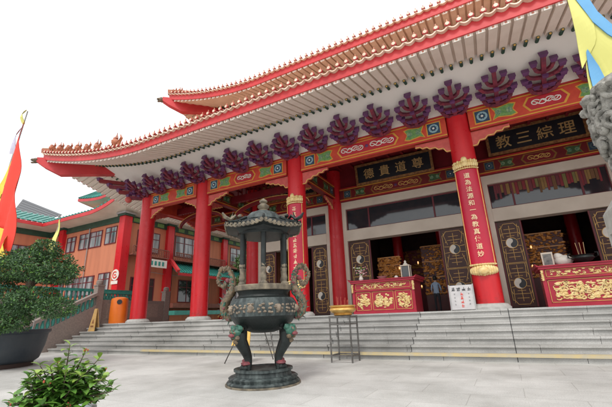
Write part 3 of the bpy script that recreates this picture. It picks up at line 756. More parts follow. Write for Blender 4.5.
for x, sx in ((-16.1, -1), (8.75, 1)):
    d = Vector((sx, -1, 0)).normalized(); c = Vector((x, CY, 7.4)) + d * .3
    mb = MB().m(PURP)
    for k in range(4):
        a = c + d * (.1 + k * .05) + Z_ * (.08 + k * .24); b_ = c + d * (.75 + k * .5) + Z_ * (.10 + k * .28)
        mb.m(REDD if k % 2 else PURP); mb.bar(a, b_, .2, .17); mb.m(PURE); mb.bar(b_, b_ + Z_ * .16, .16, .16, w2=.24, h2=.24)
    mb.build('corner_bracket', T, smooth=0)
    MB().m(PINK).ball(c + d * .75 + Z_ * -.02, .17, 12, 8).build('corner_knob', T)

# ------------------------------------------------------------------ name boards
def board(name, label, xc, w, y, z0, z1, text, tilt=.12, ch=.55, frame=GOLDP):
    t = thing(name, label, 'sign', (xc, y, z0), 'name boards over the doors')
    up = Vector((0, -tilt, 1)).normalized(); n = Vector((0, -1, -tilt)).normalized(); o = Vector((xc, y, z0)); h = z1 - z0
    mb = MB().m(BLACK); mb.prism([(-w / 2, 0), (w / 2, 0), (w / 2, h), (-w / 2, h)], o, X_, up, -n * .08)
    mb.build('panel', t, smooth=0)
    fr = MB().m(mat('board_frame_gilt', (.40, .22, .07), (.20, .07, .03), rough=.5, scale=12, bump=.4, metal=.2)); b = .11
    for a, c in (((-w / 2 - b, -b), (w / 2 + b, 0)), ((-w / 2 - b, h), (w / 2 + b, h + b)), ((-w / 2 - b, 0), (-w / 2, h)), ((w / 2, 0), (w / 2 + b, h))):
        fr.prism([(a[0], a[1]), (c[0], a[1]), (c[0], c[1]), (a[0], c[1])], o + n * .04, X_, up, -n * .14)
    fr.build('frame', t, smooth=0)
    wr = MB().m(mat('board_gilt_letters', (.62, .42, .18), (.5, .32, .12), rough=.5, metal=.1))
    for i, chh in enumerate(text):
        x = -w / 2 + w * (i + .5) / len(text)
        p = o + X_ * x * .9 + up * h * .5 + n * .006
        if chh == '?': pseudo(wr, p, X_, up, ch, n)
        else: put_glyph(wr, chh, p, X_, up, ch)
    wr.build('writing', t, smooth=0)
board('name_board', 'black board with four gold characters over the middle doorway', -3.70, 3.5, 16.1, 7.30, 8.12, '德貴道尊', ch=.54)
board('name_board', 'black board with four gold characters beginning 教三 over the right doorway', 2.16, 3.3, 16.1, 7.40, 8.24, '教三綜理', ch=.58)
board('name_board', 'dark name board half hidden by the beams over the doorway left of the burner roof', -9.5, 3.1, 16.1, 7.34, 8.12, '????', ch=.55)

# ------------------------------------------------------------------ altar tables on the porch
def altar(xc, w, y0, y1, zt, label, variant):
    t = thing('altar_table', label, 'altar', (xc, (y0 + y1) / 2, H), 'red altar tables at the doorways')
    zb = H; h = zt - zb; x0, x1 = xc - w / 2, xc + w / 2
    R = mat('altar_crimson', (.42, .012, .04), (.34, .01, .03), rough=.4, scale=3)
    mb = MB().m(R).b(x0 + .06, x1 - .06, y0 + .05, y1, zb, zt - .1)
    mb.build('cabinet', t, smooth=0)
    tp = MB().m(R).b(x0 - .05, x1 + .05, y0 - .04, y1 + .05, zt - .1, zt - .03).b(x0 - .09, x1 + .09, y0 - .08, y1 + .08, zt - .029, zt)
    for s, x in ((-1, x0 - .09), (1, x1 + .09)):
        tp.prism([(0, 0), (s * .03, .035), (s * .04, .06), (0, .03), (-s * .06, .0)], (x, y0 - .08, zt), X_, Z_, Y_ * (y1 - y0 + .16))
    tp.build('table_top', t, smooth=0)
    fr = MB().m(R); yy = y0
    fr.b(x0, x0 + .09, yy, y0 + .06, zb, zt - .101).b(x1 - .09, x1, yy, y0 + .06, zb, zt - .101).b(x0 + .09, x1 - .09, yy, y0 + .06, zb, zb + .08)
    zs = zb + h * .66
    fr.b(x0 + .09, x1 - .09, yy, y0 + .06, zs, zs + .05)
    fr.m(GOLDP)
    def rect(a, b_, c, d, m=.012):
        fr.b(a, b_, y0 + .036, y0 + .046, c, c + m).b(a, b_, y0 + .036, y0 + .046, d - m, d).b(a, a + m, y0 + .036, y0 + .046, c, d).b(b_ - m, b_, y0 + .036, y0 + .046, c, d)
    rect(x0 + .12, x1 - .12, zs + .07, zt - .12)
    cells = [(x0 + .12, x0 + w * .30), (x0 + w * .33, x0 + w * .67), (x0 + w * .70, x1 - .12)] if variant == 0 else [(x0 + .12, x1 - .12)]
    for a, b_ in cells: rect(a, b_, zb + .12, zs - .03)
    fr.build('front_frame', t, smooth=0)
    ca = MB().m(PALEG); random.seed(5 + variant)
    def relief(a, b_, c, d, n, r):
        nonlocal ca
        for i in range(n):
            u, v = random.uniform(-1, 1), random.uniform(-1, 1)
            if variant == 0 and u * u + v * v > 1.1: continue
            x = (a + b_) / 2 + u * (b_ - a) / 2 * .88; z = (c + d) / 2 + v * (d - c) / 2 * .82
            if random.random() < .5: ca.ball((x, y0 + .045, z), (r * random.uniform(.7, 1.4), .025, r * random.uniform(.4, .9)), 7, 4, .15)
            else:
                rr = r * random.uniform(.8, 1.5); a0 = random.uniform(0, 6)
                ca.tube([(x + rr * math.cos(a0 + k * .6), y0 + .04, z + rr * .7 * math.sin(a0 + k * .6)) for k in range(7)], [r * .34] * 6 + [r * .1], 5)
    relief(x0 + .14, x1 - .14, zs + .085, zt - .135, 90, .035); ca.build('gold_frieze', t, smooth=60)
    for a, b_ in cells: ca = MB().m(PALEG); relief(a + .04, b_ - .04, zb + .15, zs - .06, int((b_ - a) * 110), .055); ca.build('gold_relief', t, smooth=60)
    # finials at the corners
    for x in (x0 + .02, x1 - .02):
        ca = MB().m(PALEG)
        for k in range(6): ca.ball((x, y0 - .03, zt - .16 - k * .05), (.045, .03, .03), 6, 4, .2)
        ca.build('corner_tassel', t, smooth=60)
    return t
altar(-3.80, 2.24, 12.75, 14.2, 2.27, 'red altar table with three gold carved front panels before the middle doorway', 0)
altar(2.16, 2.24, 12.75, 14.2, 2.27, 'red altar table with one large gold dragon relief at the right doorway', 1)
ZT = 2.272
# things on the altars
def lantern(x, y, z):
    t = thing('altar_lantern', 'small square glass lantern with pale frame standing on the middle altar table', 'lantern', (x, y, z))
    f = MB().m(CREAM); w = .14
    for sx in (-1, 1):
        for sy in (-1, 1): f.b(x + sx * w - .015, x + sx * w + .015, y + sy * w - .015, y + sy * w + .015, z, z + .42)
    f.b(x - w - .02, x + w + .02, y - w - .02, y + w + .02, z + .001, z + .03).b(x - w - .03, x + w + .03, y - w - .03, y + w + .03, z + .42, z + .45)
    f.build('frame', t, smooth=0)
    MB().m(GLASSD).b(x - w + .02, x + w - .02, y - w + .02, y + w - .02, z + .04, z + .41).build('glass', t, smooth=0)
    MB().m(WHITE).lathe([(.07, 0), (.09, .04), (.03, .10), (.05, .13), (0, .19)], (x, y, z + .45), 12).build('knob', t)
lantern(-2.98, 13.2, ZT)
b = MB().m(mat('steel_bowl', (.75, .75, .72), rough=.25, metal=.6)).lathe([(.05, 0), (.12, .03), (.19, .11), (.20, .12), (.18, .11), (.1, .04), (0, .03)], (-3.85, 13.1, ZT), 20)
tag(b.build('offering_bowl', loc=(-3.85, 13.1, ZT)), 'shallow shiny bowl at the centre of the middle altar table', 'bowl')
b = MB().m(WHITE).lathe([(.05, 0), (.07, .05), (.05, .09), (.03, .10), (0, .11)], (-3.32, 13.05, ZT), 12)
tag(b.build('offering_cup', loc=(-3.32, 13.05, ZT)), 'small white cup between the bowl and the lantern on the middle altar', 'cup')
# flowers in vase left
t = thing('flower_vase', 'vase of pale pink flowers at the left end of the middle altar table', 'vase', (-4.68, 13.15, ZT))
MB().m(WHITE).lathe([(.05, 0), (.09, .08), (.05, .18), (.07, .22)], (-4.68, 13.15, ZT), 12).build('vase', t)
mb = MB(); random.seed(3)
for i in range(60):
    p = Vector((-4.68 + random.gauss(0, .10), 13.15 + random.gauss(0, .09), ZT + .22 + random.uniform(0, .32)))
    mb.m(random.choice([mat('petal_pink', (.75, .35, .38), rough=.6), WHITE, LEAFB])); mb.ball(p, (.035, .035, .025), 6, 4, .2)
mb.build('blossoms', t)
# second altar: picture frame, white cloth bundle, incense bowl with sticks
t = thing('picture_frame', 'small framed picture standing at the left end of the right altar table', 'frame', (1.32, 13.1, ZT))
MB().m(CREAM).b(1.17, 1.47, 13.08, 13.11, ZT, ZT + .42).build('border', t, smooth=0)
MB().m(mat('picture_grey', (.25, .24, .22), (.08, .08, .08), rough=.4, scale=9)).b(1.21, 1.43, 13.072, 13.079, ZT + .05, ZT + .37).build('picture', t, smooth=0)
b = MB().m(WHITE); b.ball((1.72, 13.35, ZT + .16), (.28, .2, .17), 14, 8, .08); b.ball((1.62, 13.3, ZT + .28), (.13, .12, .12), 10, 6, .08)
tag(b.build('cloth_bundle', loc=(1.72, 13.35, ZT)), 'white cloth bundle on the right altar table between picture frame and censer', 'cloth')
t = thing('incense_bowl', 'dark bronze incense bowl holding thin sticks on the right altar table', 'censer', (2.2, 13.1, ZT))
MB().m(IRON).lathe([(.12, 0), (.1, .04), (.2, .08), (.27, .16), (.24, .22), (.28, .25), (.25, .25), (.2, .2), (0, .2)], (2.2, 13.1, ZT), 24).build('bowl', t)
for s in (-1, 1): MB().m(IRON).tube([(2.2 + s * .25, 13.1, ZT + .15), (2.2 + s * .36, 13.1, ZT + .2), (2.2 + s * .36, 13.1, ZT + .3), (2.2 + s * .29, 13.1, ZT + .3)], .022, 6).build('handle', t)
for k in range(3):
    x = 2.12 + k * .07; MB().m(mat('incense_stick', (.6, .4, .2), rough=.7)).tube([(x, 13.1, ZT + .2), (x + .03 * (k - 1), 13.1, ZT + .62)], .008, 5).build('stick', t)

# interior shrines seen through the doors
def shrine(x, y, w, z0, z1, label, seed):
    t = thing('gilded_shrine', label, 'shrine', (x, y, H), 'gilded shrines inside the dark hall'); random.seed(seed)
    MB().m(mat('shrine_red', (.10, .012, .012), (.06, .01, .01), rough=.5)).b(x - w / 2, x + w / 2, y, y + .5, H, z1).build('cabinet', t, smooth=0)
    mb = MB().m(mat('shrine_gold', (.62, .26, .06), (.35, .11, .03), rough=.4, metal=.3, scale=10, bump=.4))
    for i in range(300):
        px = x + random.uniform(-.5, .5) * w; pz = random.uniform(z0, z1)
        mb.ball((px, y - .03, pz), (random.uniform(.03, .1), .05, random.uniform(.02, .06)), 6, 4, .2)
    for k in range(4): mb.b(x - w / 2, x + w / 2, y - .06, y - .01, z0 + (z1 - z0) * k / 3.01, z0 + (z1 - z0) * k / 3.01 + .05)
    mb.build('gold_carving', t, smooth=50)
LAMP = bpy.data.materials.new('altar_lamp_glow'); LAMP.use_nodes = True
LAMP.node_tree.nodes['Principled BSDF'].inputs['Emission Color'].default_value = (1, .42, .12, 1); LAMP.node_tree.nodes['Principled BSDF'].inputs['Emission Strength'].default_value = 1.3
def lamps(pts):
    for *p, w_ in pts:
        t = thing('altar_lamp', 'small glowing altar lamp ' + w_, 'lamp', p, 'glowing altar lamps inside the hall')
        MB().m(LAMP).lathe([(0, -.04), (.03, -.02), (.035, .04), (.02, .08), (0, .09)], p, 12).build('bulb', t); MB().m(GOLDP).lathe([(.07, -.10), (.03, -.07), (.05, -.041)], p, 12).build('stand', t)
lamps([(-4.2, 17.3, 3.1, 'at the right of the left shrine in the middle doorway'), (-5.15, 17.3, 2.6, 'low on the left shrine in the middle doorway'), (-3.5, 18.3, 3.4, 'high between the two shrines of the middle doorway'),
       (-2.2, 18.2, 2.9, 'beside the right door leaf of the middle doorway'), (-3.6, 19.0, 2.3, 'low behind the lantern in the middle doorway'), (1.3, 17.6, 3.5, 'high on the left of the shrine in the right doorway'),
       (2.3, 17.6, 3.0, 'on the right of the shrine in the right doorway'), (1.2, 17.5, 2.7, 'low behind the picture frame in the right doorway')])
for x, y in ((-4.9, 20.3), (-2.5, 20.3), (1.1, 20.3), (3.3, 20.3)): MB().m(RED).lathe([(.26, H), (.26, 6.7)], (x, y, 0), 20).build('inner_column', T)
for x, y in ((-3.75, 21.8), (2.1, 21.8)):
    t = thing('back_altar', 'tall gilded altar against the back wall ' + ('of the middle room' if x < 0 else 'of the right room'), 'altar', (x, y, H)); random.seed(int(x * 7) + 60)
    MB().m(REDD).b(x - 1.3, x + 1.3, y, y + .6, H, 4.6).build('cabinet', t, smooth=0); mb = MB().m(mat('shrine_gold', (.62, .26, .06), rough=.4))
    for i in range(200): mb.ball((x + random.uniform(-1.25, 1.25), y - .03, random.uniform(2.2, 4.6)), (random.uniform(.04, .14), .05, random.uniform(.03, .09)), 6, 4, .2)
    mb.build('gold_carving', t, smooth=50)
shrine(-4.75, 17.6, 1.1, 2.5, 3.7, 'gilded shrine at the left inside the middle doorway', 1)
shrine(-2.75, 18.6, 1.2, 1.9, 4.2, 'gilded shrine at the right inside the middle doorway', 2)
shrine(1.75, 18.0, 1.5, 2.3, 4.1, 'gilded shrine glowing orange inside the right doorway', 3)

# person inside the doorway, seen from behind -----------------------------
def person(x, y):
    t = thing('person', 'person in light blue shirt and dark trousers standing inside the middle doorway', 'person', (x, y, H))
    sk = [(0, 0, .82), (0, 0, 1.0), (0, .01, 1.18), (0, 0, 1.33), (0, 0, 1.42), (0, .02, 1.53), (0, .02, 1.62),
          (.17, 0, 1.30), (.22, .02, 1.06), (.2, .12, .84), (-.17, 0, 1.30), (-.22, .02, 1.06), (-.2, .12, .84),
          (.09, 0, .78), (.10, .01, .45), (.10, 0, .07), (.11, .12, .04), (-.09, 0, .78), (-.10, .01, .45), (-.10, 0, .07), (-.11, .12, .04)]
    ed = [(0, 1), (1, 2), (2, 3), (3, 4), (4, 5), (5, 6), (3, 7), (7, 8), (8, 9), (3, 10), (10, 11), (11, 12), (0, 13), (13, 14), (14, 15), (15, 16), (0, 17), (17, 18), (18, 19), (19, 20)]
    rr = [.14, .13, .15, .12, .055, .09, .085, .065, .05, .035, .065, .05, .035, .09, .065, .05, .045, .09, .065, .05, .045]
    me = bpy.data.meshes.new('body'); me.from_pydata(sk, ed, []); o = bpy.data.objects.new('body', me); COL.objects.link(o)
    md = o.modifiers.new('skin', 'SKIN')
    for i, r in enumerate(rr): me.skin_vertices[0].data[i].radius = (r, r * .8)
    me.skin_vertices[0].data[0].use_root = True
    ss = o.modifiers.new('sub', 'SUBSURF'); ss.levels = 2; ss.render_levels = 2
    dg = bpy.context.evaluated_depsgraph_get(); m2 = bpy.data.meshes.new_from_object(o.evaluated_get(dg))
    bpy.data.objects.remove(o); m2.name = 'body'
    for m in (SKIN, SHIRT, TROUS, HAIR): m2.materials.append(m)
    for p in m2.polygons:
        z = p.center.z; p.material_index = 2 if z < .86 and abs(p.center.x) < .19 else (1 if z < 1.40 and not (z < 1.0 and abs(p.center.x) > .17) else 0)
        p.use_smooth = True
    b = bpy.data.objects.new('body', m2); COL.objects.link(b); b.parent = t
    OFF[b.name] = (x, y, H)
    h = MB().m(HAIR).ball((x, y + .0, H + 1.60), (.105, .12, .13), 12, 8); h.build('hair', t)
person(-2.62, 16.95); bpy.data.objects['person'].scale = (.9, .9, .88)

# notice board against the column ----------------------------------------
t = thing('notice_board', 'white notice board with red and black writing leaning beside the lettered column', 'sign', (-1.15, 12.0, H))
mb = MB().m(mat('notice_white', (.62, .60, .60), (.5, .49, .5), rough=.7)).prism([(-.34, 0), (.34, 0), (.34, .72), (-.34, .72)], (-1.15, 12.0, H + .02), X_, Vector((0, .12, 1)).normalized(), Y_ * .04)
mb.build('panel', t, smooth=0)
wr = MB(); u = Vector((0, .12, 1)).normalized(); random.seed(11)
wr.m(BLACK)
for k in range(4): pseudo(wr, Vector((-1.15 - .22 + k * .148, 11.995, H + .02)) + u * .60, X_, u, .13, -Y_)
wr.m(FLAGR)
for k in range(4): pseudo(wr, Vector((-1.15, 11.995, H + .02)) + u * (.46 - k * .115), X_, u, .11, -Y_)
for k in range(4):
    for s in (-.2, .2): wr.m(METALG); pseudo(wr, Vector((-1.15 + s, 11.995, H + .02)) + u * (.46 - k * .1), X_, u, .05, -Y_)
wr.build('writing', t, smooth=0)
f = MB().m(METALG); 
for x in (-1.49, -.81): f.bar((x, 11.98, H), Vector((x, 11.98, H)) + u * .76, .03, .03)
f.build('frame', t, smooth=0)

# ------------------------------------------------------------------ big incense burner
GX, GY = -4.0, 5.75
B = thing('incense_burner', 'large dark incense burner with canopy and dragon handles standing in the courtyard', 'incense burner', (GX, GY, 0))
c = (GX, GY, 0)
mb = MB().m(IRONW).lathe([(.63, 0), (.64, .05), (.625, .07), (.59, .08), (.61, .125), (.58, .145), (.50, .155), (.485, .21), (.52, .225), (.52, .26), (.46, .27), (.42, .252), (0, .252)], c, 48); mb.build('plinth', B)
MB().m(IRONC).lathe([(.66, 0.002), (.66, .025), (.63, .03)], c, 48).build('plinth_foot', B)
mb = MB().m(IRON).lathe([(0, .84), (.2, .85), (.38, .91), (.53, 1.02), (.60, 1.13)], c, 48)
mb.m(IRONW).lathe([(.60, 1.13), (.63, 1.25), (.615, 1.36), (.56, 1.44)], c, 48, cap=False)
mb.m(IRON).lathe([(.56, 1.44), (.48, 1.47), (.46, 1.51), (.47, 1.55), (.50, 1.58)], c, 48, cap=False)
bowl = mb.build('bowl', B)
MB().m(IRONC).lathe([(.49, 1.575), (.53, 1.585), (.54, 1.66), (.52, 1.68), (.46, 1.68), (.44, 1.62), (0, 1.60)], c, 48).build('rim', bowl)
rl = MB().m(mat('relief_tan', (.34, .27, .20), (.16, .13, .10), rough=.7, scale=12, bump=.5)); random.seed(9)
for k in range(46):
    a = 2 * PI * k / 46; 
    for j in range(3):
        aa = a + random.uniform(-.05, .05); zz = 1.26 + (j - 1) * .055 + random.uniform(-.015, .015); r = .622 - .015 * abs(j - 1)
        rl.ball((GX + r * math.cos(aa), GY + r * math.sin(aa), zz), (.035, .035, .024), 6, 4, .25)
for k in range(8):
    a = 2 * PI * k / 8 + .25; rl.ball((GX + .62 * math.cos(a), GY + .62 * math.sin(a), 1.26), (.055, .055, .07), 10, 7, .12)
rl.build('relief_band', bowl)
def V3():
    v = Vector((random.gauss(0, 1), random.gauss(0, 1), random.gauss(0, 1))); return v.normalized()
for k in range(4):       # legs with beast heads
    a = rad(-55 + (52, 128, 232, 308)[k]); d = Vector((math.cos(a), math.sin(a), 0)); o = Vector(c)
    g_ = MB().m(IRON); g_.tube([o + d * .44 + Z_ * .99, o + d * .53 + Z_ * .86, o + d * .50 + Z_ * .70, o + d * .38 + Z_ * .52, o + d * .335 + Z_ * .42, o + d * .345 + Z_ * .34, o + d * .37 + Z_ * .26], [.11, .12, .095, .07, .062, .07, .085], 10)
    lo = g_.build('leg', B)
    hd = MB().m(DGREEN); q = o + d * .58 + Z_ * .88; sd = Vector((-d.y, d.x, 0))
    hd.ball(q, (.115, .115, .11), 12, 8, .1)
    for kk in range(26):
        v = V3(); hd.m(random.choice([DGREEN, DGREEN, TAN, DPINK])); hd.ball(q + v * .10, random.uniform(.02, .035), 6, 4, .2)
    for s in (-1, 1): hd.m(DGREEN); hd.ball(q + sd * s * .1 + Z_ * .06, (.05, .05, .05), 7, 5, .2); hd.m(TAN); hd.ball(q + sd * s * .07 - Z_ * .09 + d * .03, (.045, .045, .04), 7, 5, .15)
    hd.m(IRONC); 
    for s in (-1, 1): hd.ball(q + sd * s * .045 + Z_ * .03 + d * .095, .022, 6, 4)
    hd.m(DPINK); hd.ball(q + d * .10 - Z_ * .05, (.06, .06, .035), 8, 5); hd.m(TAN); hd.ball(q + d * .02 - Z_ * .15, (.05, .05, .05), 8, 5, .2)
    hd.build('beast_head', lo)
    pw = MB().m(DPINK); 
    pw.ball(o + d * .38 + Z_ * .36, (.09, .09, .04), 10, 5, .1)
    pw.m(IRON)
    for s in (-1, 0, 1): pw.ball(o + d * .42 + sd * s * .05 + Z_ * .29, (.045, .045, .05), 7, 5)
    pw.build('paw', lo)
for s in (-1, 1):        # dragon handles
    def hp(r, z, y=0): return Vector((GX + s * r * .76 * math.cos(rad(28)), GY + s * r * .76 * math.sin(rad(28)), z - .02))
    path = [hp(.70, 1.20), hp(.82, 1.14), hp(.93, 1.22), hp(.96, 1.36), hp(.88, 1.50), hp(.78, 1.62), hp(.76, 1.78), hp(.81, 1.94), hp(.92, 2.05), hp(1.05, 2.03), hp(1.13, 1.91), hp(1.10, 1.77), hp(.99, 1.70), hp(.92, 1.75)]
    # smooth the path
    def cr(P, n=4):
        out = []
        for i in range(len(P) - 1):
            p0, p1, p2, p3 = P[max(i - 1, 0)], P[i], P[i + 1], P[min(i + 2, len(P) - 1)]
            for k in range(n):
                t_ = k / n; out.append(.5 * ((2 * p1) + (p2 - p0) * t_ + (2 * p0 - 5 * p1 + 4 * p2 - p3) * t_ * t_ + (3 * p1 - p0 - 3 * p2 + p3) * t_ ** 3))
        return out + [P[-1]]
    pp = cr(path); n = len(pp); rs = [.8 * (.06 + .045 * math.sin(min(1, i / n * 2) * PI)) * (1 if i / n < .45 else max(.62, 1 - (i / n - .45) * 1.2)) for i in range(n)]
    h = MB().m(TAN); h.tube(pp, rs, 9); ho = h.build('dragon_handle', B)
    sc_ = MB(); random.seed(20 + s)
    for i in range(n):
        f = i / n
        for k in range(8 if f < .55 else 3):
            a = random.uniform(0, 2 * PI); v = Vector((math.cos(a) * .5, random.choice((-1, 1)) * .8, math.sin(a) * .7)).normalized()
            sc_.m(random.choice([DGREEN, DGREEN, DPINK, TAN, IRONC]) if f < .55 else TAN)
            sc_.ball(pp[i] + v * (rs[i] * .9), (random.uniform(.015, .034), random.uniform(.012, .028), random.uniform(.018, .04)), 7, 5, .25)
        if i % 2 == 0:
            e_ = Vector((math.cos(rad(28)), math.sin(rad(28)), 0)) * s; td = (pp[min(i + 1, n - 1)] - pp[max(i - 1, 0)]).normalized()
            nn = e_ * td.z - Z_ * td.dot(e_); sc_.m(random.choice([DGREEN, TAN, IRON])); sc_.bar(pp[i] + nn * rs[i] * .6, pp[i] + nn * (rs[i] + random.uniform(.03, .06)) + td * .03, .045, .03, w2=.008, h2=.008)
    sc_.m(DPINK); sc_.ball(hp(.90, 1.82), (.05, .04, .05), 7, 5)
    sc_.build('dragon_scales', ho)
# canopy
for k in range(6):
    a = rad(-55 + 60 * k); x, y = GX + .45 * math.cos(a), GY + .45 * math.sin(a)
    p = MB().m(IRONC); p.lathe([(.07, 1.64), (.075, 1.70), (.045, 1.74), (.06, 1.80), (.042, 1.88), (.05, 1.98)], (x, y, 0), 10)
    p.m(IRONC); p.ball((x, y, 2.02), (.055, .055, .06), 8, 5, .2)
    p.m(IRON); p.lathe([(.048, 1.98), (.048, 2.1), (.048, 2.66)], (x, y, 0), 10); p.build('post', B)
cn = MB().m(IRON); RE = .80; K = 6; ZE = 2.74
def hexpt(r, a, z): return Vector((GX + r * math.cos(a), GY + r * math.sin(a), z))
prof = [(RE, ZE), (.76, ZE + .035), (.6, ZE + .09), (.45, ZE + .17), (.36, ZE + .22)]
SEG = 10
def rf(k, j, r, z):   # point on hex edge k fraction j/SEG, corners lifted
    a0 = rad(-55 + 60 * k); a1 = rad(5 + 60 * k); f = j / SEG
    p = hexpt(r, a0, z).lerp(hexpt(r, a1, z), f); lift_ = .05 * (abs(f - .5) * 2) ** 2.5 * (r / RE) ** 3
    return p + Z_ * lift_
for k in range(6):
    for (r0, z0), (r1, z1) in zip(prof, prof[1:]):
        for j in range(SEG): cn.add([rf(k, j, r0, z0), rf(k, j + 1, r0, z0), rf(k, j + 1, r1, z1), rf(k, j, r1, z1)], [(0, 1, 2, 3)])
    for (r0, z0), (r1, z1) in zip([(RE, ZE - .03), (.6, ZE - .02), (.52, ZE - .10), (.0, ZE - .1)], [(.6, ZE - .02), (.52, ZE - .10), (.45, ZE - .10), (.0, ZE - .1)][0:3]):
        for j in range(SEG): cn.add([rf(k, j, r0, z0), rf(k, j + 1, r0, z0), rf(k, j + 1, r1, z1), rf(k, j, r1, z1)], [(0, 1, 2, 3)])
    for j in range(SEG): cn.add([rf(k, j, RE, ZE), rf(k, j + 1, RE, ZE), rf(k, j + 1, RE, ZE - .03), rf(k, j, RE, ZE - .03)], [(0, 1, 2, 3)])
cn.lathe([(.50, ZE - .12), (.50, ZE - .07), (0, ZE - .07)], c, 24)
cn.m(IRONW); cn.lathe([(.37, ZE + .20), (.35, ZE + .27), (.27, ZE + .35), (.14, ZE + .40), (0, ZE + .41)], c, 24)
ca = cn.build('canopy', B, smooth=30)
tr = MB().m(IRONC)
for k in range(6):
    N = 9
    for i in range(N):
        f = (i + .5) / N * SEG; j = int(f); p = rf(k, j, RE, ZE).lerp(rf(k, min(j + 1, SEG), RE, ZE), f - j); q = rf(k, j, .6, ZE + .09).lerp(rf(k, min(j + 1, SEG), .6, ZE + .09), f - j)
        tr.m(IRON); tr.tube([p, q + Z_ * .015], .028, 6); tr.m(IRONC); o_ = Vector((p.x - GX, p.y - GY, 0)).normalized(); tr.tube([p + o_ * .004 + Z_ * .01, p + o_ * .03 + Z_ * .01], .03, 8)
    pts = []
    for i in range(N * 6 + 1):
        f = i / (N * 6) * SEG; j = min(int(f), SEG - 1); p = rf(k, j, RE + .02, ZE - .01).lerp(rf(k, j + 1, RE + .02, ZE - .01), f - j); pts.append(p - Z_ * .024 * abs(math.sin(i / 6 * PI)))
    tr.m(IRONC); tr.tube(pts, .016, 6)
    a = rad(-55 + 60 * k)
    tr.m(IRON); tr.tube([hexpt(RE * 1.01, a, ZE + .08), hexpt(.75, a, ZE + .09), hexpt(.55, a, ZE + .15), hexpt(.38, a, ZE + .24)], .03, 7)
    if k in (1, 2, 4, 5):
        tr.m(IRONC if k in (4, 5) else IRON); q = hexpt(RE * .90, a, ZE + .14); u = Vector((math.cos(a), math.sin(a), 0))
        tr.tube([q - u * .2 - Z_ * .02, q - u * .1 + Z_ * .09, q, q + u * .1 + Z_ * .04, q + u * .16 + Z_ * .12], [.02, .035, .04, .035, .015], 6)
        tr.ball(q - u * .2 + Z_ * .1, (.05, .04, .04), 6, 4, .2); tr.tube([q - Z_ * .1, q], .02, 5)
        tr.tube([q - u * .02, q - u * .06 + Z_ * .16], [.03, .008], 5)
tr.build('tile_ends', ca, smooth=50)
MB().m(IRONC).lathe([(.10, ZE + .39), (.13, ZE + .41), (.07, ZE + .44), (.11, ZE + .48), (.12, ZE + .52), (.06, ZE + .56), (.05, ZE + .57), (.08, ZE + .60), (.08, ZE + .63), (.02, ZE + .67), (0, ZE + .69)], c, 20).build('finial', ca)

# ------------------------------------------------------------------ gold censer on a metal stand
SX, SY = -3.72, 8.87
t = thing('metal_stand', 'thin four legged metal stand under the gold censer at the foot of the steps', 'stand', (SX, SY, 0))
for dx in (-.27, .27):
    for dy in (-.24, .24): MB().m(STEEL).tube([(SX + dx, SY + dy, 0), (SX + dx, SY + dy, 1.04)], .022, 8).build('leg', t)
fr = MB().m(STEEL)
for z in (.16, .88, 1.045):
    for d in (-.24, .24): fr.bar((SX - .28, SY + d, z), (SX + .28, SY + d, z), .03, .03)
    for d in (-.27, .27): fr.bar((SX + d, SY - .22, z), (SX + d, SY + .22, z), .03, .03)
fr.b(SX - .29, SX + .29, SY - .26, SY + .26, 1.062, 1.078)
fr.build('frame', t, smooth=0)
t = thing('gold_censer', 'round gold incense censer on the metal stand before the middle altar', 'censer', (SX, SY, 1.08))
MB().m(GOLD).lathe([(.2, 1.08), (.24, 1.10), (.22, 1.13), (.30, 1.17), (.34, 1.22), (.33, 1.26), (.29, 1.28), (.33, 1.30), (.34, 1.33), (.31, 1.335), (.3, 1.3), (0, 1.29)], (SX, SY, 0), 36).build('bowl', t)
random.seed(4)
sb = MB().m(mat('incense_stick', (.6, .4, .2), rough=.7))
for k in range(9):
    x, y = SX + random.uniform(-.15, .15), SY + random.uniform(-.1, .1); MB().m(mat('stick_red', (.6, .12, .08), rough=.7)).tube([(x, y, 1.28), (x + random.uniform(-.03, .03), y, 1.28 + random.uniform(.15, .28))], .007, 5).build('incense_stick', t)
MB().m(mat('ash', (.35, .33, .3), rough=.9)).lathe([(.3, 1.295), (.15, 1.31), (0, 1.315)], (SX, SY, 0), 20).build('ash_bed', t)

# ------------------------------------------------------------------ yellow easel sign behind the burner
t = thing('easel_sign', 'yellow sign board on a thin metal easel behind the incense burner', 'sign', (-6.0, 8.0, 0))
mb = MB().m(YBOARD).prism([(-.36, .42), (.24, .42), (.20, 1.25), (-.10, 1.25)], (-6.30, 8.0, 0), X_, Vector((0, .18, 1)), Y_ * .02); mb.build('board', t, smooth=0)
for a, b_ in (((-6.72, 7.9, 0), (-6.12, 8.2, 1.36)), ((-5.12, 7.9, 0), (-5.62, 8.2, 1.36)), ((-5.9, 8.95, 0), (-5.9, 8.22, 1.3))): MB().m(STEEL).tube([a, b_], .016, 6).build('leg', t)
MB().m(STEEL).bar((-6.52, 7.95, .42), (-5.28, 7.95, .42), .03, .03).build('shelf', t, smooth=0)

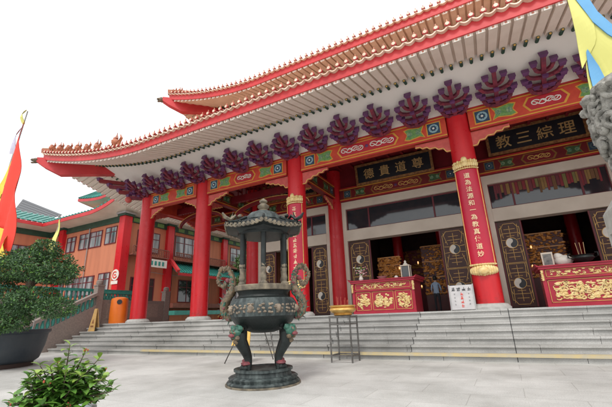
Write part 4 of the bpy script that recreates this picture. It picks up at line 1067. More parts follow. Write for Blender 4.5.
# ------------------------------------------------------------------ left balustrades
def baluster(mb, x, y, z0, z1, ax):
    mb = MB()
    mb.m(TEAL); mb.lathe([(.07, z0), (.05, z0 + .05 * (z1 - z0)), (.085, z0 + .35 * (z1 - z0)), (.045, z0 + .7 * (z1 - z0)), (.06, z0 + .93 * (z1 - z0)), (.07, z1)], (x, y, 0), 8); mb.build('baluster', t, smooth=50)
def post(mb, x, y, z0, z1, w=.17):
    mb.m(STONEB).b(x - w, x + w, y - w, y + w, z0, z1 - .32)
    mb.b(x - w - .03, x + w + .03, y - w - .03, y + w + .03, z1 - .32, z1 - .26); mb.lathe([(w * .8, z1 - .26), (w, z1 - .2), (w * .95, z1 - .06), (w * .5, z1)], (x, y, 0), 12)
t = thing('stair_balustrade', 'brown granite balustrade with green balusters sloping down beside the left end of the steps', 'balustrade', (-17.35, 11.6, 0))
mb = MB(); post(mb, -18.3, 11.62, 0, 3.28); mb.build('post', t, smooth=40)
mb = MB().m(STONEB); sl = .49; ax_ = -18.2
def zc(y): return 2.62 - (11.45 - y) * sl
ya, yb_ = 11.45, 8.1
for d0, d1, w in ((-1.9, -.62, .12), ):
    mb.hexa([(ax_ - w, yb_, 0), (ax_ + w, yb_, 0), (ax_ + w, ya, 0), (ax_ - w, ya, 0), (ax_ - w, yb_, zc(yb_) - .62), (ax_ + w, yb_, zc(yb_) - .62), (ax_ + w, ya, zc(ya) - .62), (ax_ - w, ya, zc(ya) - .62)])
mb.build('base_wall', t, smooth=0)
mb = MB().m(STONEB); mb.bar((ax_, yb_, zc(yb_) - .07), (ax_, ya, zc(ya) - .07), .34, .14); mb.build('coping', t, smooth=0)
mb = MB(); y = yb_ + .25
while y < ya - .1:
    if y < 9.4 or y > 10.4 or 1: baluster(mb, ax_, y, zc(y) - .63, zc(y) - .12, 0)
    y += .21

mb = MB(); post(mb, -18.2, 8.0, 0, 1.6); mb.build('post', t, smooth=40)
t = thing('platform_balustrade', 'brown granite parapet with green glazed rail between two posts behind the orange bin', 'balustrade', (-17.7, 13.4, H))
mb = MB().m(STONEB).b(-18.42, -18.2, 11.8, 15.75, H, 2.28); mb.m(mat('granite_inset', (.36, .28, .24), (.28, .22, .19), rough=.8, scale=10)).b(-18.195, -18.185, 12.1, 13.5, 1.35, 2.1).b(-18.195, -18.185, 13.8, 15.3, 1.35, 2.1); mb.build('parapet', t, smooth=0)
mb = MB(); y = 11.95
while y < 14.2: baluster(mb, -18.31, y, 2.28, 2.62, 0); y += .17

MB().m(TEAL).b(-18.45, -18.17, 11.8, 14.2, 2.60, 2.72).build('glazed_rail', t, smooth=0)
mb = MB(); post(mb, -18.3, 15.9, H, 3.12); mb.build('post', t, smooth=40)
t = thing('green_balustrade', 'teal glazed balustrade on a low wall further left behind the potted trees', 'balustrade', (-20.5, 12, 0))
MB().m(STONEB).b(-20.65, -20.35, 3, 15.9, 0, 2.35).build('low_wall', t, smooth=0)
mb = MB(); y = 3.1
while y < 15.8: baluster(mb, -20.5, y, 2.35, 2.86, 0); y += .24

mb = MB().m(TEAL).b(-20.67, -20.33, 3, 15.9, 2.85, 3.0).b(-20.6, -20.4, 3, 15.9, 2.33, 2.40); mb.build('glazed_rail', t, smooth=0)

# orange bin --------------------------------------------------------------
t = thing('litter_bin', 'tall orange litter bin at the left end of the platform', 'bin', (-17.35, 12.2, H))
bx_, by_ = -17.35, 12.2
mb = MB().m(ORBIN); mb.lathe([(.40, H), (.41, H + .05), (.42, H + .5), (.40, H + 1.1), (.38, H + 1.2), (.2, H + 1.27), (0, H + 1.28)], (bx_, by_, 0), 24); mb.build('body', t)
dd = Vector((.80, -.60, 0)).normalized()
MB().m(BLACK).lathe([(.12, 0), (.12, .03)], Vector((bx_, by_, H + 1.02)) + dd * .395, 14, ax=(Vector((.6, .8, 0)), Z_, dd)).build('opening', t)
# caution stand
t = thing('caution_stand', 'worn yellow folding caution stand on the steps beside the stone post', 'sign', (-17.3, 10.95, .79))
mb = MB()
zb = R7 * 5; 
for s in (-1, 1):
    mb.m(mat('caution_yellow', (.62, .38, .12), (.45, .28, .12), rough=.7, scale=8)); mb.prism([(-.24, 0), (.24, 0), (.09, 1.02), (-.09, 1.02)], (-17.3, 10.98 + s * .12, zb + .0), X_, Vector((0, -s * .10, 1)), Y_ * .02)
mb.build('panels', t, smooth=0)
mb = MB().m(mat('caution_mark', (.3, .12, .05), rough=.7)); mb.prism([(-.09, .35), (.09, .35), (0, .55)], (-17.3, 10.857, zb), X_, Vector((0, .10, 1)), -Y_ * .004); mb.b(-17.4, -17.2, 10.862, 10.868, zb + .2, zb + .26)
mb.build('warning_mark', t, smooth=0)

# rattan-like gold offering stool and small box near the second column
t = thing('ornate_stool', 'small ornate red and gold stool on the platform right of the second column', 'stool', (-11.0, 13.3, H))
mb = MB().m(REDD).b(-11.4, -10.6, 13.0, 13.5, H, H + .12); mb.build('base', t, smooth=0)
mb = MB().m(GOLD)
mb.tube([(-11.5, 13.0, H + .1), (-11.3, 13.0, H + .3), (-11.0, 13.0, H + .42), (-10.7, 13.0, H + .34), (-10.5, 13.0, H + .12)], .04, 7)
mb.tube([(-11.35, 13.0, H + .08), (-11.1, 13.0, H + .24), (-10.8, 13.0, H + .2), (-10.6, 13.0, H + .08)], .035, 7)
mb.build('scroll_back', t)
t = thing('stone_lamp', 'small grey stone lamp post beside the second column on the platform', 'lamp', (-11.55, 14.6, H))
MB().m(STONE).lathe([(.16, H), (.16, H + .12), (.08, H + .2), (.08, H + 1.0), (.17, H + 1.05), (.17, H + 1.3), (.22, H + 1.33), (.05, H + 1.5)], (-11.55, 14.6, 0), 10).build('shaft', t)

# ------------------------------------------------------------------ orange building behind left
O = thing('orange_building', 'orange two storey building with green tiled roof and red columns behind the temple at left', 'building', (-30, 18, 0))
XO = -26.0; YO = 18.0; XWL = -36.9
mb = MB().m(ORWALL).b(XWL, XO, YO, 48, 0, 9.5).b(XWL - 12, XWL, -6, 48, 0, 9.5)
mb.build('wall', O, smooth=0)
def ocol(x, y, w=.34, z1=9.35):
    MB().m(RED).b(x - w, x + w, y - w, y + w, 0, z1).build('column', O, smooth=0)
    mb = MB().m(TEAL if 0 else GREEND).b(x - w - .12, x + w + .12, y - w - .12, y + w + .12, z1 + .005, z1 + .16).m(METALG).b(x - w - .2, x + w + .2, y - w - .2, y + w + .2, z1 + .165, z1 + .30); mb.build('capital', O, smooth=0)
for x, y in ((XO, YO), (XO, 22.4), (XO, 29.8), (XO, 37.5), (-34.5, YO), (XWL, 10.5)): ocol(x, y)
mb = MB().m(GREEND); mb.b(XWL, XO + .08, YO - .10, YO - .005, 9.0, 9.5).b(XO + .005, XO + .1, YO, 48, 9.0, 9.5).b(XWL + .005, XWL + .1, -6, YO, 9.0, 9.5)
mb.m(GREENP); 
for k in range(14): mb.b(XO + .1, XO + .12, YO + .6 + k * 1.2, YO + 1.3 + k * 1.2, 9.08, 9.4)
mb.build('green_frieze', O, smooth=0)
def win_front(x0, x1, z0, z1, y=YO, n=2, mx=MAROON):
    f = MB().m(mx); 
    f.b(x0, x1, y - .06, y - .005, z0, z0 + .07).b(x0, x1, y - .06, y - .005, z1 - .07, z1)
    for k in range(n + 1): x = x0 + (x1 - x0) * k / n; f.b(x - .04, x + .04, y - .055, y - .003, z0, z1)
    f.b(x0, x1, y - .052, y - .004, z1 - (z1 - z0) * .34, z1 - (z1 - z0) * .34 + .06)
    o = f.build('window', O, smooth=0); MB().m(GLASSP).b(x0, x1, y - .03, y - .002, z0 + .02, z1 - .02).build('pane', o, smooth=0)
def win_side(y0, y1, z0, z1, x=XO, n=2, gl=GLASSP, mx=MAROON):
    f = MB().m(mx)
    f.b(x + .005, x + .06, y0, y1, z0, z0 + .07).b(x + .005, x + .06, y0, y1, z1 - .07, z1)
    for k in range(n + 1): y = y0 + (y1 - y0) * k / n; f.b(x + .003, x + .055, y - .04, y + .04, z0, z1)
    f.b(x + .004, x + .052, y0, y1, z1 - (z1 - z0) * .34, z1 - (z1 - z0) * .34 + .06)
    o = f.build('window', O, smooth=0); MB().m(gl).b(x + .002, x + .03, y0, y1, z0 + .02, z1 - .02).build('pane', o, smooth=0)
win_front(-33.9, -32.6, 7.2, 8.6); win_front(-32.0, -28.9, 7.25, 8.65, n=4); win_front(-28.4, -27.0, 7.3, 8.75)
win_front(-33.0, -29.2, 3.3, 4.9, n=4); win_front(-28.6, -27.2, 3.4, 5.0); win_front(-34.3, -33.4, 3.2, 4.6)
win_side(19.2, 21.4, 6.7, 8.5); win_side(23.2, 26.4, 6.75, 8.7, n=3); win_side(31, 34, 6.75, 8.7, n=3)
win_side(19.0, 21.2, 2.6, 4.6, gl=GLASSD); win_side(23.9, 27.8, 2.7, 4.7, n=4, gl=GLASSD); win_side(31, 34, 2.7, 4.7, n=3, gl=GLASSD)
win_side(12.2, 16.4, 6.3, 8.0, x=XWL, n=5); win_side(4.5, 9, 6.3, 8.0, x=XWL, n=5)
# balconies and awning
BRN = mat('balcony_brown', (.30, .11, .07), (.2, .07, .05), rough=.7)
for y0, y1 in ((18.4, 22.0), (22.8, 29.4), (30.2, 37)):
    mb = MB().m(BRN).b(XO + .01, XO + .7, y0, y1, 6.26, 6.36).b(XO + .62, XO + .70, y0, y1, 6.94, 7.02)
    y = y0
    while y < y1: mb.b(XO + .64, XO + .68, y, y + .05, 6.36, 6.94); y += .2
    for z in (6.5, 6.65, 6.8): mb.b(XO + .65, XO + .67, y0, y1, z, z + .03)
    mb.build('balcony', O, smooth=0)
mb = MB().m(WHITE).b(XO + .71, XO + .74, 18.8, 21.8, 5.45, 6.1).m(TEAL)
for k in range(7): mb.b(XO + .742, XO + .75, 19.0 + k * .38, 19.22 + k * .38, 5.6, 5.95)
mb.build('balcony_sign', O, smooth=0)
aw = MB().m(TEAL); y0, y1 = 22.7, 36.5
aw.hexa([(XO + .05, y0 + .3, 5.6), (XO + 1.5, y0 - .3, 5.02), (XO + 1.5, y1, 5.02), (XO + .05, y1, 5.6), (XO + .05, y0 + .3, 6.2), (XO + 1.5, y0 - .3, 5.14), (XO + 1.5, y1, 5.14), (XO + .05, y1, 6.2)])
y = y0 + .3
while y < y1: aw.tube([(XO + .1, y, 6.2), (XO + 1.55, y, 5.15)], .07, 6); y += .32
aw.build('awning_roof', O, smooth=30)
mb = MB().m(FASC).b(XO + 1.5, XO + 1.56, y0 - .3, y1, 4.86, 5.10).bar((XO + .3, y0 - .1, 6.3), (XO + 1.65, y0 - .4, 5.2), .26, .26); mb.build('awning_edge', O, smooth=0)
mb = MB().m(BRN).b(XO + .01, XO + .7, 22.8, 36, 2.2, 2.6).m(TEAL).b(XO + .01, XO + 1.4, 22.4, 36, 1.6, 1.95); mb.build('ground_ledge', O, smooth=0)
# rain pipes, cable and air conditioners
for x, y in ((XO + .12, 22.95), (XO + .12, 30.4)): MB().m(METALG).tube([(x, y, 0), (x, y, 9.2)], .06, 8).build('rain_pipe', O)
MB().m(METALG).tube([(-30.6, YO - .1, 0), (-30.6, YO - .1, 9.0)], .05, 8).build('rain_pipe', O)
mb = MB().m(METALG).tube([(XO + .1, 20.2 + k * .4, 5.15 - .12 * math.sin(k / 14 * PI)) for k in range(15)], .02, 5); mb.build('cable', O)
# round red and white notice on the corner column
mb = MB().m(WHITE).lathe([(.42, 0), (.42, .03)], (XO + .0, YO - .36, 4.65), 20, ax=(X_, Z_, -Y_)); mb.m(FLAGR).tube([(XO + .24 * math.cos(.9 + k * .45), YO - .40, 4.65 + .24 * math.sin(.9 + k * .45)) for k in range(12)], .045, 6); mb.b(XO - .1, XO + .12, YO - .41, YO - .38, 4.6, 4.7)
mb.m(WHITE).b(XO - .4, XO + .36, YO - .39, YO - .36, 3.95, 4.2); mb.build('column_notice', O, smooth=0)
# roof of the orange building: one upturned eave along three faces, green tiles above
def green_roof(pts, inn, zin, lifts, name, base, seg=16, overh=None):
    """pts: eave polyline, inn: matching inner (upper) polyline, lifts: lift at each vertex"""
    tl = MB().m(TEAL); fa = MB().m(FASC); so = MB().m(CREAM); rl = MB().m(TEAL)
    for i in range(len(pts) - 1):
        A, B_ = Vector(pts[i]), Vector(pts[i + 1]); C, D = Vector(inn[i]), Vector(inn[i + 1]); la, lb = lifts[i], lifts[i + 1]
        L = (B_ - A).length; n = max(6, int(L / .42)); prev = None
        for k in range(n + 1):
            f = k / n; dA = f * L; dB = (1 - f) * L
            lz = la * max(0, 1 - dA / 4.5) ** 2 + lb * max(0, 1 - dB / 4.5) ** 2
            e = A.lerp(B_, f) + Z_ * lz; u = C.lerp(D, f); m = e.lerp(u, .5) - Z_ * .25
            w = base[i].lerp(base[i + 1], f)
            cur = (e, m, u, w)
            if prev:
                tl.add([prev[0] + Z_ * .12, e + Z_ * .12, m, prev[1]], [(0, 1, 2, 3)]); tl.add([prev[1], m, u, prev[2]], [(0, 1, 2, 3)])
                so.add([prev[0] - Z_ * .22, e - Z_ * .22, w, prev[3]], [(0, 1, 2, 3)])
                d = (e - prev[0]).normalized(); nn = Vector((d.y, -d.x, 0)) * .03
                fa.hexa([prev[0] - nn - Z_ * .24, e - nn - Z_ * .24, e + nn - Z_ * .24, prev[0] + nn - Z_ * .24, prev[0] - nn + Z_ * .06, e - nn + Z_ * .06, e + nn + Z_ * .06, prev[0] + nn + Z_ * .06])
            rl.tube([e + Z_ * .14, m + Z_ * .04, u + Z_ * .04], .085, 6)
            prev = cur
    r = tl.build(name, O, smooth=60); rl.build('tile_rolls', r, smooth=60); fa.build('fascia', r, smooth=60); so.build('soffit', r, smooth=60)
ov = 1.5; ze = 9.85
V = Vector
green_roof([V((XWL + ov, -8, ze)), V((XWL + ov, YO - ov, ze)), V((XO + ov, YO - ov, ze)), V((XO + ov, 50, ze))],
           [V((XWL - 4, -8, ze + 2.0)), V((XWL - 4, YO + 4, ze + 2.25)), V((XO - 4, YO + 4, ze + 2.6)), V((XO - 4, 50, ze + 2.6))], 0,
           [0, 0, 1.1, 0], 'green_roof', [V((XWL, -8, 9.5)), V((XWL, YO, 9.5)), V((XO, YO, 9.5)), V((XO, 50, 9.5))])
# raised roof tier
mb = MB().m(CREAM).b(-38.0, -32.6, 23, 31, 11.0, 14.0); mb.build('clerestory', O, smooth=0)
green_roof([V((-39.6, 31, 13.8)), V((-39.6, 21.4, 13.8)), V((-31.6, 21.4, 13.8)), V((-31.6, 33, 13.8))], [V((-37.0, 31, 17.2)), V((-37.0, 24.4, 17.2)), V((-34.4, 24.4, 17.2)), V((-34.4, 33, 17.2))], 0, [0, .5, .9, 0], 'raised_roof', [V((-38, 31, 13.7)), V((-38, 23, 13.7)), V((-32.6, 23, 13.7)), V((-32.6, 33, 13.7))])
mb = MB().m(TEAL).tube([(-37.2, 24.4, 17.3), (-34.2, 24.4, 17.3)], .16, 8); mb.ball((-34.2, 24.4, 17.5), (.3, .2, .35), 8, 6); mb.build('ridge', O)
# solar canopy on its roof
t = thing('solar_canopy', 'dark slatted solar panel canopy standing on the roof of the orange building at far left', 'solar panels', (-42, 19, 11))
mb = MB().m(PANEL); 
FA, FB, BA, BB = V((-43.7, 20, 12.06)), V((-50.6, 20, 14.2)), V((-44.6, 22.6, 13.6)), V((-54.9, 22.6, 17.5))
for k in range(7):
    f0, f1 = k / 7, (k + .82) / 7; a, b_, c_, d_ = FA.lerp(BA, f0), FB.lerp(BB, f0), FB.lerp(BB, f1), FA.lerp(BA, f1)
    mb.hexa([a, b_, c_, d_, a + Z_ * .08, b_ + Z_ * .08, c_ + Z_ * .08, d_ + Z_ * .08])
mb.build('panels', t, smooth=0)
mb = MB().m(METALG)
for x in (-49.5, -46.8, -44.3): z_ = 12.0 + (-43.7 - x) * .31; mb.b(x, x + .2, 20.2, 20.4, 9.5, z_).b(x, x + .2, 22, 22.2, 9.5, z_ + 1.2)
mb.build('supports', t, smooth=0)

# ------------------------------------------------------------------ foliage
def cards(mb, c, r, n, size, seed, mats, shell=.35, elong=1.6, flat=.0):
    rnd = random.Random(seed); c = Vector(c); r = Vector(r)
    for i in range(n):
        while True:
            v = Vector((rnd.uniform(-1, 1), rnd.uniform(-1, 1), rnd.uniform(-1, 1)))
            if v.length <= 1: break
        l = v.length or 1; v = v / l * (shell + (1 - shell) * l ** .5)
        lump = 1 + .14 * math.sin(v.x * 7 + seed) * math.cos(v.y * 6 + seed * 2) + .10 * math.sin(v.z * 9 + v.x * 4)
        p = c + Vector((v.x * r.x, v.y * r.y, v.z * r.z)) * lump
        a = Vector((rnd.gauss(0, 1), rnd.gauss(0, 1), rnd.gauss(0, 1) * (1 - flat))).normalized() + v * .6; a.normalize()
        b = a.cross(Vector((rnd.gauss(0, 1), rnd.gauss(0, 1), rnd.gauss(0, 1)))); b = b.normalized() if b.length > 1e-3 else X_
        s = size * rnd.uniform(.6, 1.3); nrm = a.cross(b)
        mb.m(mats[0] if rnd.random() > .12 or len(mats) < 2 else mats[1])
        mb.add([p, p + a * s * elong * .5 + b * s * .35 + nrm * s * .1, p + a * s * elong, p + a * s * elong * .5 - b * s * .35 + nrm * s * .1], [(0, 1, 2, 3)])
# bonsai in the big planter
PX, PY = -13.45, 5.6
t = thing('planter', 'big dark bowl planter holding a cloud pruned tree at the left edge', 'planter', (PX, PY, 0))
MB().m(POT).lathe([(1.02, .12), (1.12, .2), (1.22, .55), (1.27, .90), (1.33, .94), (1.33, 1.02), (1.24, 1.02), (1.2, .92), (0, .92)], (PX, PY, 0), 48).build('bowl', t)
MB().m(mat('planter_feet', (.05, .03, .025), rough=.8)).lathe([(1.0, 0), (1.0, .12), (0, .12)], (PX, PY, 0), 32).build('foot', t)
MB().m(mat('soil', (.06, .04, .03), (.03, .02, .015), rough=.95, bump=.5)).lathe([(1.2, .925), (.8, .95), (0, .98)], (PX, PY, 0), 32).build('soil', t)
t = thing('bonsai_tree', 'cloud pruned dark green bonsai tree growing in the big dark planter', 'tree', (PX, PY, .95))
mb = MB().m(BARK)
mb.tube([(-13.0, PY, .9), (-12.7, PY, 1.4), (-12.25, PY - .05, 1.9), (-12.0, PY, 2.4), (-11.8, PY, 3.0), (-11.6, PY, 3.2)], [.2, .16, .13, .11, .07, .03], 10)
for p, q in (((-12.7, PY, 1.4), (-10.9, PY, 1.6)), ((-12.3, PY - .05, 1.9), (-13.0, PY - .2, 1.8)), ((-12.1, PY, 2.3), (-11.0, PY + .1, 2.6)), ((-12.0, PY, 2.4), (-12.9, PY - .2, 2.6))): mb.tube([p, Vector(p).lerp(Vector(q), .5) + Z_ * .1, q], [.08, .06, .03], 8)
mb.build('trunk', t)
clouds = [((-12.1, PY, 2.78), (1.0, 1.0, .40), 5000), ((-11.2, PY + .15, 2.50), (.55, .5, .26), 1700), ((-11.62, PY, 3.22), (.32, .32, .26), 1000), ((-12.9, PY - .1, 2.70), (.65, .6, .30), 1900),
          ((-13.35, PY - .35, 1.85), (.85, .8, .50), 3600), ((-11.5, PY - .1, 1.80), (.62, .6, .30), 2000), ((-10.75, PY + .05, 1.55), (.42, .45, .24), 1100), ((-11.9, PY - .5, 1.30), (.62, .5, .30), 1800), ((-12.6, PY - .9, 1.15), (.6, .5, .25), 1500)]
for i, (c_, r_, n_) in enumerate(clouds):
    mb = MB(); cards(mb, c_, tuple(q_ * 1.08 for q_ in r_), int(n_ * 1.5), .05, 40 + i, [LEAFD, LEAFB], shell=.3); mb.build('foliage_cloud', t, smooth=0, fixn=False)
# foreground bush
BX, BY = -3.55, 2.05
t = thing('flower_pot', 'pale round flower pot holding the flowering bush at the bottom left', 'pot', (BX - .12, BY - .05, 0))
MB().m(mat('pale_pot', (.62, .66, .70), (.5, .54, .58), rough=.5)).lathe([(.26, 0), (.32, .05), (.42, .32), (.46, .34), (.46, .37), (.42, .37), (.40, .33), (0, .33)], (BX - .25, BY - .05, 0), 40).build('pot', t)
t = thing('flowering_bush', 'leafy green bush with small red buds growing in the foreground at bottom left', 'bush', (BX, BY, .37))
rnd = random.Random(77); stem = MB().m(BARK); lv = MB(); fl = MB().m(FLOW)
def leafshape(mb, p, d, up, L, w, m):
    d = d.normalized(); s = d.cross(up); s = s.normalized() if s.length > 1e-3 else X_; n = s.cross(d).normalized(); mb.m(m)
    pts = []; K = 6
    for k in range(K + 1):
        f = k / K; ww = w * max(0.02, math.sin(PI * min(1, f * .95 + .04))) ** .8; cen = p + d * L * f - Z_ * (f * f * L * .30)
        pts += [cen - s * ww + n * ww * .35, cen, cen + s * ww + n * ww * .35]
    fs = []
    for k in range(K): b = k * 3; fs += [(b, b + 1, b + 4, b + 3), (b + 1, b + 2, b + 5, b + 4)]
    mb.add(pts, fs)
root = Vector((BX, BY, .38)); vdir = Vector((-.87, .5, 0)); hdir = Vector((.5, .87, 0))
for i in range(112):
    hh = rnd.uniform(-1, 1); dd_ = rnd.uniform(-1, 1)
    top_z = .80 - .16 * hh * hh
    tgt = Vector((BX, BY, 0)) + hdir * hh * .37 + vdir * dd_ * .30 + Z_ * rnd.uniform(.40, top_z)
    if i < 4: tgt = Vector((BX, BY, 0)) + hdir * (.0, .13, .25, -.2)[i] + Z_ * (.93, .87, .80, .78)[i]
    mid = root.lerp(tgt, .5) + Vector((0, 0, .04)); stem.tube([root, mid, tgt], [.010, .007, .003], 5)
    young = tgt.z > .72 or rnd.random() < .16
    for k in range(13):
        f = .35 + .65 * k / 12; p = root.lerp(tgt, f) + Z_ * .04 * math.sin(f * PI); th = k * 2.4 + i
        el = .2 if f < .9 else .9; d = Vector((math.cos(th), math.sin(th), el + rnd.uniform(-.25, .3)))
        leafshape(lv, p, d, Z_, rnd.uniform(.07, .125), rnd.uniform(.018, .031), LEAFY if young and f > .8 else LEAFB)
    if rnd.random() < .12:
        for k in range(3): fl.ball(tgt + Vector((rnd.gauss(0, .012), rnd.gauss(0, .012), rnd.uniform(0, .03))), (.008, .008, .012), 6, 4)
stem.build('stems', t); lv.build('leaves', t, smooth=60, fixn=False); fl.build('buds', t)
# trees behind
def tree(x, y, h, r, label, seed):
    t = thing('broadleaf_tree', label, 'tree', (x, y, 0), 'trees behind the temple gallery'); rnd = random.Random(seed)
    mb = MB().m(BARK); mb.tube([(x, y, 0), (x + .1, y, h * .4), (x - .1, y, h * .75)], [.3, .2, .1], 8)
    for k in range(5): a = k * 1.3; mb.tube([(x, y, h * (.4 + .06 * k)), (x + math.cos(a) * r * .6, y + math.sin(a) * r * .6, h * (.6 + .06 * k))], [.1, .03], 6)
    mb.build('trunk', t); mb = MB()
    for k in range(9):
        a = rnd.uniform(0, 6.3); q = rnd.uniform(.1, .7) * r
        cards(mb, (x + q * math.cos(a), y + q * math.sin(a), h * rnd.uniform(.55, .95)), (r * .5, r * .5, r * .36), 900, .17, seed * 10 + k, [LEAFT, LEAFB], shell=.3)
    mb.build('crown', t, smooth=0, fixn=False)
tree(-21.5, 30, 8.0, 2.4, 'green leafy tree seen through the gallery left of the burner canopy', 3)
tree(-20.0, 36, 9.5, 2.6, 'taller leafy tree further back behind the gallery', 5)

# ------------------------------------------------------------------ flags
def cloth(mb, outline_fn, nu, nv, m):  # grid surface with two sides of thickness
    P = [[Vector(outline_fn(i / nu, j / nv)) for j in range(nv + 1)] for i in range(nu + 1)]
    mb.m(m)
    for i in range(nu):
        for j in range(nv):
            q = [P[i][j], P[i + 1][j], P[i + 1][j + 1], P[i][j + 1]]; mb.add(q, [(0, 1, 2, 3)])
            mb.add([v + Vector((0, .012, 0)) for v in q], [(3, 2, 1, 0)])
t = thing('banner', 'tall red banner with yellow edge hanging from a pole at the left edge', 'flag', (-14.6, 5.3, 0))
MB().m(METALG).tube([(-14.9, 5.35, 0), (-14.75, 5.35, 4.0), (-14.35, 5.33, 6.6), (-13.88, 5.3, 8.45)], [.05, .045, .035, .02], 8).build('pole', t)
def lin(P, f):
    f = min(max(f, 0), 1) * (len(P) - 1); i = min(int(f), len(P) - 2); f -= i; return tuple(a + (b - a) * f for a, b in zip(P[i], P[i + 1]))
RR = [(-13.80, 8.0), (-13.62, 7.1), (-13.39, 6.2), (-13.12, 5.28), (-12.92, 4.4), (-12.80, 3.6), (-12.68, 2.7)]
RL = [(-13.86, 8.0), (-13.86, 7.4), (-13.90, 6.6), (-14.02, 5.6), (-14.0, 4.7), (-13.98, 3.8), (-13.9, 2.7)]
YL = [(-13.95, 7.3), (-14.06, 6.7), (-14.3, 5.9), (-14.6, 5.2), (-15.0, 4.2), (-15.1, 3.2), (-15.0, 2.5)]
YR = [(-13.87, 7.1), (-13.84, 6.6), (-13.98, 5.7), (-14.02, 5.1), (-13.9, 4.3), (-13.8, 3.6), (-13.7, 2.5)]
def strip(A, B_, dy): return lambda u, v: (lambda a, b: (a[0] + (b[0] - a[0]) * u, 5.2 + dy + .07 * math.sin((a[0] + (b[0] - a[0]) * u) * 8 + v * 5), a[1] + (b[1] - a[1]) * u))(lin(A, v), lin(B_, v))
mb = MB(); cloth(mb, strip(RL, RR, 0), 12, 24, FLAGR); mb.build('red_field', t, smooth=60)
def jag(u, v): p = strip(YL, YR, -.03)(u, v); return (p[0] + u * .07 * (1 if int(v * 18) % 2 else -1), p[1], p[2])
mb = MB(); cloth(mb, jag, 8, 54, FLAGY); mb.build('yellow_border', t, smooth=60)
mb = MB(); cloth(mb, strip([(-13.95, 4.25), (-13.9, 3.4), (-13.9, 2.5)], [(-13.14, 3.95), (-12.95, 3.3), (-12.72, 2.5)], -.05), 8, 8, FLAGY); mb.build('yellow_hem', t, smooth=60)
mb = MB().m(BLACK)
for x, z, r_ in ((-13.3, 3.35, .10), (-13.5, 3.0, .08), (-13.15, 2.9, .09)):
    for k in range(5): a = k * 1.256; mb.ball((x + r_ * math.cos(a) * .7, 5.03, z + r_ * math.sin(a)), (r_ * .35, .012, r_ * .35), 6, 4)
mb.build('hem_marks', t)
mb = MB(); cloth(mb, strip([(-13.90, 7.75), (-13.93, 7.3), (-14.06, 6.75)], [(-13.84, 7.75), (-13.82, 7.3), (-13.86, 6.75)], -.04), 3, 6, FLAGW); mb.build('streamer', t, smooth=60); mb = MB(); cloth(mb, strip([(-13.90, 8.45), (-13.90, 7.9)], [(-13.80, 8.45), (-13.80, 7.9)], -.01), 3, 5, FLAGY2); mb.build('tip_cloth', t, smooth=60)
t = thing('pennant', 'small yellow pennant rising behind the bonsai tree in front of the orange building', 'flag', (-16.2, 8.0, 0))
MB().m(METALG).tube([(-16.75, 8.05, 0), (-16.0, 8.05, 5.4)], .02, 6).build('pole', t)
mb = MB(); cloth(mb, lambda u, v: (-16.0 - .42 * v + (.05 + .42 * v) * u * 1.2, 8.0 + .05 * math.sin(6 * v), 5.35 - 1.4 * v), 4, 10, FLAGY2); mb.build('cloth', t, smooth=60)
t = thing('hanging_banner', 'pale yellow and blue banner hanging from a pole above the carved stone post at right', 'flag', (2.3, 4.6, 0))
MB().m(METALG).tube([(2.35, 4.6, 0), (2.3, 4.6, 6.2)], .04, 8).build('pole', t)
def wv(p): return V((p[0], 4.6 + .05 * math.sin(p[0] * 9 + p[1] * 4), p[1]))
def polycloth(mb, A, B_, m, dy=0, n=14):   # between two polylines
    def at(P, f): 
        f *= len(P) - 1; i = min(int(f), len(P) - 2); f -= i; return (P[i][0] + (P[i + 1][0] - P[i][0]) * f, P[i][1] + (P[i + 1][1] - P[i][1]) * f)
    cloth(mb, lambda u, v: wv((lambda a, b: (a[0] + (b[0] - a[0]) * u, a[1] + (b[1] - a[1]) * u))(at(A, v), at(B_, v))) + V((0, dy, 0)), 8, n, m)
FL = {}
mb = MB()
polycloth(mb, [(1.28, 4.75), (1.275, 4.5), (1.27, 4.15), (1.255, 3.92), (1.238, 3.72)], [(1.35, 4.75), (1.37, 4.5), (1.44, 4.22), (1.42, 3.98), (1.29, 3.80)], FLAGY2)
mb.build('yellow_cloth', t, smooth=60); mb = MB()
polycloth(mb, [(1.43, 4.24), (1.33, 3.96), (1.36, 3.75), (1.40, 3.3)], [(1.44, 4.26), (1.53, 4.0), (1.64, 3.86), (1.8, 3.3)], FLAGY2, dy=.01)
mb.build('yellow_fold', t, smooth=60); mb = MB()
polycloth(mb, [(1.31, 3.90), (1.26, 3.6), (1.22, 3.3)], [(1.315, 3.90), (1.28, 3.6), (1.26, 3.3)], FLAGY2, dy=.015)
mb.build('yellow_hem', t, smooth=60); mb = MB()
polycloth(mb, [(1.33, 4.75), (1.35, 4.6), (1.43, 4.22), (1.53, 3.97), (1.64, 3.84)], [(1.47, 4.75), (1.49, 4.56), (1.51, 4.35), (1.60, 4.08), (2.28, 3.95)], FLAGB, dy=-.012)
mb.build('blue_cloth', t, smooth=60); mb = MB()
polycloth(mb, [(1.315, 3.91), (1.28, 3.6), (1.25, 3.3)], [(1.33, 3.93), (1.385, 3.68), (1.43, 3.3)], FLAGB, dy=-.016)
mb.build('blue_hem', t, smooth=60)
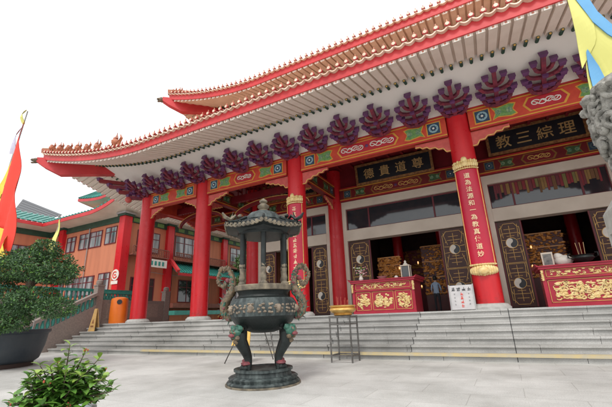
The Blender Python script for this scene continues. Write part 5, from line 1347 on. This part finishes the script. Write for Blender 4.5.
# carved stone post
CXp, CYp = 1.10, 3.02
t = thing('carved_post', 'grey stone post topped by a carved cloud drum at the right edge', 'stone post', (CXp, CYp, 0))
mb = MB().m(mat('post_granite', (.44, .43, .395), (.32, .31, .28), rough=.85, scale=12, bump=.3, bscale=60))
w = .35
mb.hexa([(CXp - w, CYp - w, 0), (CXp + w, CYp - w, 0), (CXp + w, CYp + w, 0), (CXp - w, CYp + w, 0), (CXp - w, CYp - w, 1.74), (CXp + w, CYp - w, 1.74), (CXp + w, CYp + w, 1.74), (CXp - w, CYp + w, 1.74)])
k = .27
mb.hexa([(CXp - w, CYp - w, 1.7401), (CXp + w, CYp - w, 1.7401), (CXp + w, CYp + w, 1.7401), (CXp - w, CYp + w, 1.7401), (CXp - k, CYp - k, 1.86), (CXp + k, CYp - k, 1.86), (CXp + k, CYp + k, 1.86), (CXp - k, CYp + k, 1.86)])
for a, b_ in ((-w + .05, -w + .09), (w - .09, w - .05)): mb.b(CXp + a, CXp + b_, CYp - w - .012, CYp - w + .01, .3, 1.62)
for a, b_ in ((-w + .05, -w + .09), (w - .09, w - .05)): mb.b(CXp - w - .012, CXp - w + .01, CYp + a, CYp + b_, .3, 1.62)
mb.b(CXp - w + .09, CXp + w - .09, CYp - w - .012, CYp - w + .01, 1.58, 1.62); mb.b(CXp - w - .012, CXp - w + .01, CYp - w + .09, CYp + w - .09, 1.58, 1.62)
mb.build('shaft', t, smooth=0)
mb = MB().m(CARVE); cc = V((CXp, CYp, 0))
mb.lathe([(.24, 1.86), (.27, 1.92), (.25, 1.98), (.28, 2.08), (.31, 2.2), (.32, 2.4), (.33, 2.5), (.29, 2.6), (.18, 2.65), (0, 2.66)], cc, 40)
rnd = random.Random(12)
def cap_pt(a, z, d=0):
    r = (.25 + .06 * min(1, max(0, (z - 1.95) / .3))) * (1 if z < 2.5 else max(.3, 1 - (z - 2.5) * 3)) + d
    return V((CXp + r * math.cos(a), CYp + r * math.sin(a), z))
for i in range(90):      # curling clouds
    a = rnd.uniform(0, 2 * PI); z = rnd.uniform(1.98, 2.5); R_ = rnd.uniform(.03, .075); sg = rnd.choice((-1, 1)); pts = []
    for k in range(16):
        th = k * .5 * sg; rr = R_ * (1 - k / 19); pts.append(cap_pt(a + rr * math.cos(th) / .3, z + rr * math.sin(th), .012 + .02 * k / 16))
    mb.tube(pts, [.012 + .012 * math.sin(k / 15 * PI) for k in range(16)], 8)
for i in range(170):
    a = rnd.uniform(0, 2 * PI); z = rnd.uniform(1.9, 2.56); mb.ball(cap_pt(a, z, .0), (rnd.uniform(.015, .032),) * 3, 9, 7, .1)
for i in range(30):
    a = 2 * PI * i / 30; mb.ball(cap_pt(a, 2.52 + .02 * math.sin(i * 2.3), .035), (.045, .045, .035), 10, 7, .1)
mb.build('carved_drum', t, smooth=60)

# every top-level mesh keeps its own origin; nothing else to do
